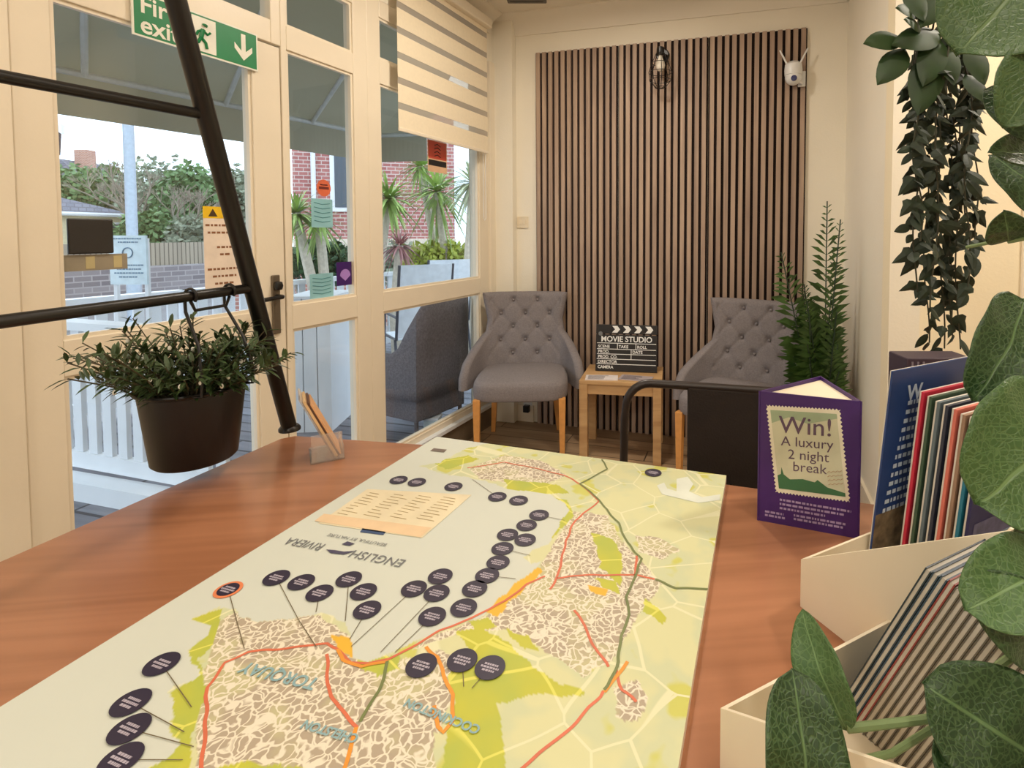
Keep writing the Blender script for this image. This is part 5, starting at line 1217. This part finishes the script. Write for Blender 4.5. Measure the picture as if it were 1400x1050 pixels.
# ================================================================ LEAVES: big foreground plant
def leafmat(name, c1, c2, vein, vs=60):
    m = mat(name, c1, .45, vary=(20, .1)); N, L, b = nodes_of(m)
    at = N.new('ShaderNodeAttribute'); at.attribute_name = 'luv'; sp = N.new('ShaderNodeSeparateXYZ'); L.new(at.outputs['Vector'], sp.inputs[0])
    ab = N.new('ShaderNodeMath'); ab.operation = 'ABSOLUTE'; L.new(sp.outputs['Y'], ab.inputs[0])
    def mr(o, a, b_, lo, hi):
        r = N.new('ShaderNodeMapRange'); r.inputs['From Min'].default_value = a; r.inputs['From Max'].default_value = b_; r.inputs['To Min'].default_value = lo; r.inputs['To Max'].default_value = hi; L.new(o, r.inputs['Value']); return r.outputs['Result']
    mid = mr(ab.outputs[0], .02, .05, 1, 0)
    ma = N.new('ShaderNodeMath'); ma.operation = 'MULTIPLY_ADD'; L.new(ab.outputs[0], ma.inputs[0]); ma.inputs[1].default_value = -.55; L.new(sp.outputs['X'], ma.inputs[2])
    mu_ = N.new('ShaderNodeMath'); mu_.operation = 'MULTIPLY'; mu_.inputs[1].default_value = 9; L.new(ma.outputs[0], mu_.inputs[0])
    fr = N.new('ShaderNodeMath'); fr.operation = 'FRACT'; L.new(mu_.outputs[0], fr.inputs[0])
    sv = mr(fr.outputs[0], .0, .12, 1, 0)
    tcn = N.new('ShaderNodeTexCoord'); vo = N.new('ShaderNodeTexVoronoi'); vo.feature = 'DISTANCE_TO_EDGE'; vo.inputs['Scale'].default_value = vs*4.2
    dn = N.new('ShaderNodeTexNoise'); dn.inputs['Scale'].default_value = 90; vm = N.new('ShaderNodeVectorMath'); vm.operation = 'MULTIPLY_ADD'; vm.inputs[1].default_value = (.008, .008, .008)
    L.new(tcn.outputs['Object'], dn.inputs['Vector']); L.new(dn.outputs['Color'], vm.inputs[0]); L.new(tcn.outputs['Object'], vm.inputs[2]); L.new(vm.outputs[0], vo.inputs['Vector'])
    net = mr(vo.outputs['Distance'], .03, .14, .42, 0)
    nn = N.new('ShaderNodeTexNoise'); nn.inputs['Scale'].default_value = 25; L.new(tcn.outputs['Object'], nn.inputs['Vector'])
    def mix(f, A, B):
        x = N.new('ShaderNodeMix'); x.data_type = 'RGBA'
        L.new(f, x.inputs['Factor'])
        for nm, v in (('A', A), ('B', B)):
            if isinstance(v, tuple): x.inputs[nm].default_value = v
            else: L.new(v, x.inputs[nm])
        return x.outputs['Result']
    def mx(a, b_):
        q = N.new('ShaderNodeMath'); q.operation = 'MAXIMUM'; L.new(a, q.inputs[0]); L.new(b_, q.inputs[1]); return q.outputs[0]
    sc = N.new('ShaderNodeMath'); sc.operation = 'MULTIPLY'; sc.inputs[1].default_value = .5; L.new(sv, sc.inputs[0])
    base = mix(nn.outputs['Fac'], srgb(*c1), srgb(*c2)); f = mx(mx(mid, sc.outputs[0]), net); col = mix(f, base, srgb(*vein)); L.new(col, b.inputs['Base Color'])
    bp = N.new('ShaderNodeBump'); bp.inputs['Strength'].default_value = .35; bp.inputs['Distance'].default_value = .002; bp.invert = True; L.new(f, bp.inputs['Height']); L.new(bp.outputs['Normal'], b.inputs['Normal'])
    return m
LD = leafmat('leaf_deep', (30, 56, 26), (42, 72, 34), (92, 122, 76)); LM = leafmat('leaf_fresh', (58, 90, 48), (72, 106, 54), (112, 144, 92)); LL = leafmat('leaf_top', (56, 86, 46), (66, 96, 52), (94, 120, 74))
def bigleaf(name, base, tip, wd, face, m_, par, cup=.12, bend=.10, shape=1.0, nu=22, nv=12):
    base = Vector(base); tip = Vector(tip); d = tip-base; L = d.length; d.normalize(); face = Vector(face); n = (face-d*face.dot(d)).normalized(); s = d.cross(n)
    m = MB(); at = []
    for i in range(nu+1):
        u = i/nu; hw = wd/2*(max(0, 1-abs(2*u**.86-1)**2.3))**(.5 if wd > .045 else .75) if 0 < u < 1 else 0
        for j in range(nv+1):
            v = j/nv*2-1; p = base+d*L*u+s*hw*v+n*(cup*wd*(v*v)*(hw/(wd/2)) + bend*L*(math.sin(u*PI)) + .02*wd*math.sin(u*16+v*2))
            m.v.append(p); at.append((u, v, 0))
    for i in range(nu):
        for j in range(nv): a = i*(nv+1)+j; m.f.append((a, a+1, a+nv+2, a+nv+1))
    o = obj(name, m, m_, par, smooth=True, attr={'luv': at}, sharp=180); so = o.modifiers.new('s', 'SOLIDIFY'); so.thickness = .0009; so.offset = 0; return o
FP = Vector((.74, .12, CT))
t = thing('foliage_plant', 'leafy green plant with big round veined leaves, closest to the viewer on the right', 'plant', tuple(FP))
obj('pot', MB().lathe([(.055, 0), (.075, .12), (.078, .13), (.068, .13), (.066, .11)], FP, 32), mat('grey_pot', (150, 146, 140), .6), t, smooth=True)
obj('soil', MB().lathe([(.066, .105), (.064, .112)], FP, 24), MATS['soil'], t)
# (base px, tip px, depth base, depth tip, width m, mat, facing tilt)
LV = [((1440, -60), (1310, 75), .36, .34, .090, LL, (-.3, -1, .3)), ((1450, 190), (1345, 122), .36, .38, .036, LD, (-.5, -1, .2)), ((1420, 225), (1352, 208), .38, .36, .03, LD, (.2, -1, .5)), ((1378, 330), (1372, 288), .42, .40, .03, LD, (-.6, -1, 0)),
      ((1455, 300), (1352, 212), .40, .42, .045, LD, (-.2, -1, .3)), ((1398, 410), (1330, 548), .40, .37, .052, LD, (-.2, -1, .1)), ((1460, 560), (1335, 690), .35, .33, .092, LM, (-.2, -1, .25)), ((1440, 770), (1320, 835), .33, .31, .050, LM, (-.2, -1, .9)),
      ((1440, 880), (1325, 790), .34, .32, .050, LD, (-.3, -1, .4)), ((1105, 1140), (1082, 914), .30, .33, .050, LD, (0, -1, .15)), ((1160, 1000), (1097, 833), .34, .38, .036, LM, (-.75, -1, .1)), ((1440, 1050), (1262, 935), .32, .33, .075, LD, (-.1, -1, .5)),
      ((1340, 1130), (1290, 985), .31, .33, .05, LD, (.2, -1, .2)), ((1450, 640), (1395, 740), .36, .36, .05, LD, (.2, -1, .1)), ((1440, 60), (1372, 175), .33, .33, .045, LL, (-.3, -1, .0))]
def Pb(pt, Y): return Py(pt[0], pt[1], Y)
for (a, b, ya, yb, wd, m_, fc) in LV: bigleaf('leaf', Pb(a, ya), Pb(b, yb), wd, fc, m_, t)
STM = mat('stem_green', (122, 144, 96), .5, vary=(30, .1))
m = MB()
for pts, r_ in (([(1158, 996, .34), (1230, 988, .34), (1290, 980, .34), (1340, 930, .34), (1420, 870, .34), (1500, 800, .34)], .0028), ([(1150, 1045, .35), (1220, 1030, .34), (1285, 990, .34)], .0024), ([(1322, 338, .55), (1400, 322, .48)], .0018),
                ([(1500, 800, .34), (1440, 650, .38), (1425, 400, .40), (1440, 150, .40), (1450, -60, .38)], .003), ([(1425, 400, .40), (1398, 412, .40)], .002), ([(1440, 580, .37), (1460, 560, .35)], .002), ([(1428, 320, .40), (1378, 330, .42)], .002)):
    m.tube([Py(x, y, Y) for x, y, Y in pts], r_, 8)
e_ = Py(1500, 800, .34); m.tube([e_, Vector((FP.x, FP.y, e_.z-.02)), FP+Z*.11], .0032, 8); m.tube([Py(1440, 1050, .32), Vector((FP.x-.03, FP.y, CT+.16)), FP+Z*.11], .0028, 8)
m.tube([Py(1105, 1140, .30), Vector((.40, .20, 1.10)), FP+Z*.11], .0028, 8); m.tube([Py(1340, 1130, .31), Vector((.40, .22, 1.03))], .0026, 8)
obj('stem', m, STM, t, smooth=True)

# ================================================================ HANGING VINE
Yv = 1.15; VT = Vector((Py(1290, 60, Yv).x, Yv, 2.28)); rn = random.Random(23)
t = thing('hanging_vine', 'dark green trailing ivy hanging from a ceiling basket on the right', 'hanging plant', (VT.x, VT.y, 2.2))
obj('basket', MB().lathe([(.05, 0), (.085, .03), (.10, .10), (.105, .115), (.095, .115), (.09, .09)], VT, 28), BLACKP, t, smooth=True)
m = MB()
for k in range(3): a_ = 2*PI*k/3; m.tube([VT+Vector((.1*math.cos(a_), .1*math.sin(a_), .11)), VT+Z*.40], .0015, 5)
m.tube([VT+Z*.40, Vector((VT.x, VT.y, CZ))], .0025, 5); obj('wire', m, BLACK, t)
mst = MB(); ml = MB(); mu2 = MB(); at = []
def ivy(m, p, d, L, n):
    d = d.normalized(); n = (n-d*n.dot(d)).normalized(); s = d.cross(n); w_ = L*.36; k = len(m.v)
    O = [(0, 0), (.10, .75), (.28, 1.0), (.45, .62), (.70, .40), (1, 0), (.70, -.40), (.45, -.62), (.28, -1.0), (.10, -.75)]
    m.v.append(p+d*L*.4+n*L*.08)
    for a_, b_ in O: m.v.append(p+d*L*a_+s*w_*b_-n*abs(b_)*L*.06)
    for i in range(10): m.f.append((k, k+1+i, k+1+(i+1) % 10))
def oval(m, p, d, L, n, wr=.24):
    d = d.normalized(); n = (n-d*n.dot(d)).normalized(); s = d.cross(n); k = len(m.v); R = 7
    for i in range(R+1):
        u = i/R; w_ = L*wr*math.sin(PI*u**.85)**.8 if 0 < u < 1 else 0
        for v in (-1, 0, 1): m.v.append(p+d*L*u+s*w_*v-n*(abs(v)*L*.04)-n*L*.12*u*u)
    for i in range(R):
        for j in range(2): a_ = k+i*3+j; m.f.append((a_, a_+1, a_+4, a_+3))
strands = [(1262, 150, 1268, 470), (1275, 60, 1290, 478), (1290, 40, 1275, 420), (1305, 60, 1310, 478), (1320, 90, 1325, 400), (1255, 100, 1250, 400), (1335, 120, 1335, 350), (1298, 30, 1300, 460), (1268, 60, 1285, 380), (1312, 40, 1298, 440), (1330, 60, 1316, 300), (1245, 120, 1262, 330)]
for (x0, y0, x1, y1) in strands:
    yv = Yv+rn.uniform(-.07, .07); top = Py(x0, y0, yv); bot = Py(x1, y1, yv); pts = [VT+Vector((rn.uniform(-.07, .07), rn.uniform(-.07, .07), .11)), Vector((top.x*.6+VT.x*.4, yv, 2.20))]
    n = 26
    for i in range(n+1): f = i/n; p = top.lerp(bot, f); pts.append(p+Vector((.012*math.sin(f*9+x0), .012*math.cos(f*7+x0), 0)))
    mst.tube(pts, .0017, 5)
    for i, p in enumerate(pts[2:]):
        f = i/n
        for _ in range(2 if f < .85 else 1):
            if rn.random() < .62:
                a_ = rn.uniform(0, 2*PI); d = Vector((math.cos(a_)*.8, math.sin(a_)*.8, rn.uniform(-1.3, -.2)))
                (ivy if rn.random() < .6 else oval)(ml, p+Vector((rn.uniform(-.006, .006), 0, 0)), d, rn.uniform(.030, .052), Vector((rn.uniform(-.8, .8), -1, rn.uniform(-.2, .7))))
# upper sprig with larger leaves
for (a, b, L_) in (((1235, 52), (1188, 52), 0), ((1240, 65), (1205, 108), 0), ((1260, 20), (1232, 5), 0), ((1290, 45), (1228, 52), 0), ((1285, 50), (1268, 110), 0), ((1300, -20), (1265, 28), 0), ((1240, -20), (1268, 22), 0), ((1262, 40), (1243, 22), 0), ((1290, 60), (1310, 110), 0), ((1320, 100), (1352, 135), 0), ((1325, 60), (1352, 110), 0), ((1275, 70), (1262, 150), 0)):
    p = Py(a[0], a[1], Yv-.05); e = Py(b[0], b[1], Yv-.09); oval(mu2, p, e-p, max(.05, (e-p).length), Vector((-.1, -1, .35)), .25)
pp0 = Py(1290, -40, Yv-.05); mst.tube([VT+Z*.11, pp0, Py(1275, 40, Yv-.05), Py(1240, 56, Yv-.05)], .002, 5)
obj('stem', mst, mat('vine_stem', (52, 52, 34), .7), t, smooth=True); obj('ivy_leaves', ml, mat('ivy_dark', (30, 44, 26), .62, vary=(25, .35)), t); obj('broad_leaves', mu2, mat('ivy_broad', (34, 60, 24), .55, vary=(25, .3)), t, smooth=True)
# grey vase the vine trails into, standing on the dark box
c = Py(1292, 486, .96); tg = thing('grey_bowl', 'small grey bowl at the tip of the hanging ivy, on the dark purple box', 'bowl', (c.x, .96, q0.z if False else c.z-.02))
for o in bpy.data.objects:
    if '_loc' in o: del o['_loc']
bpy.data.objects.remove(tg)
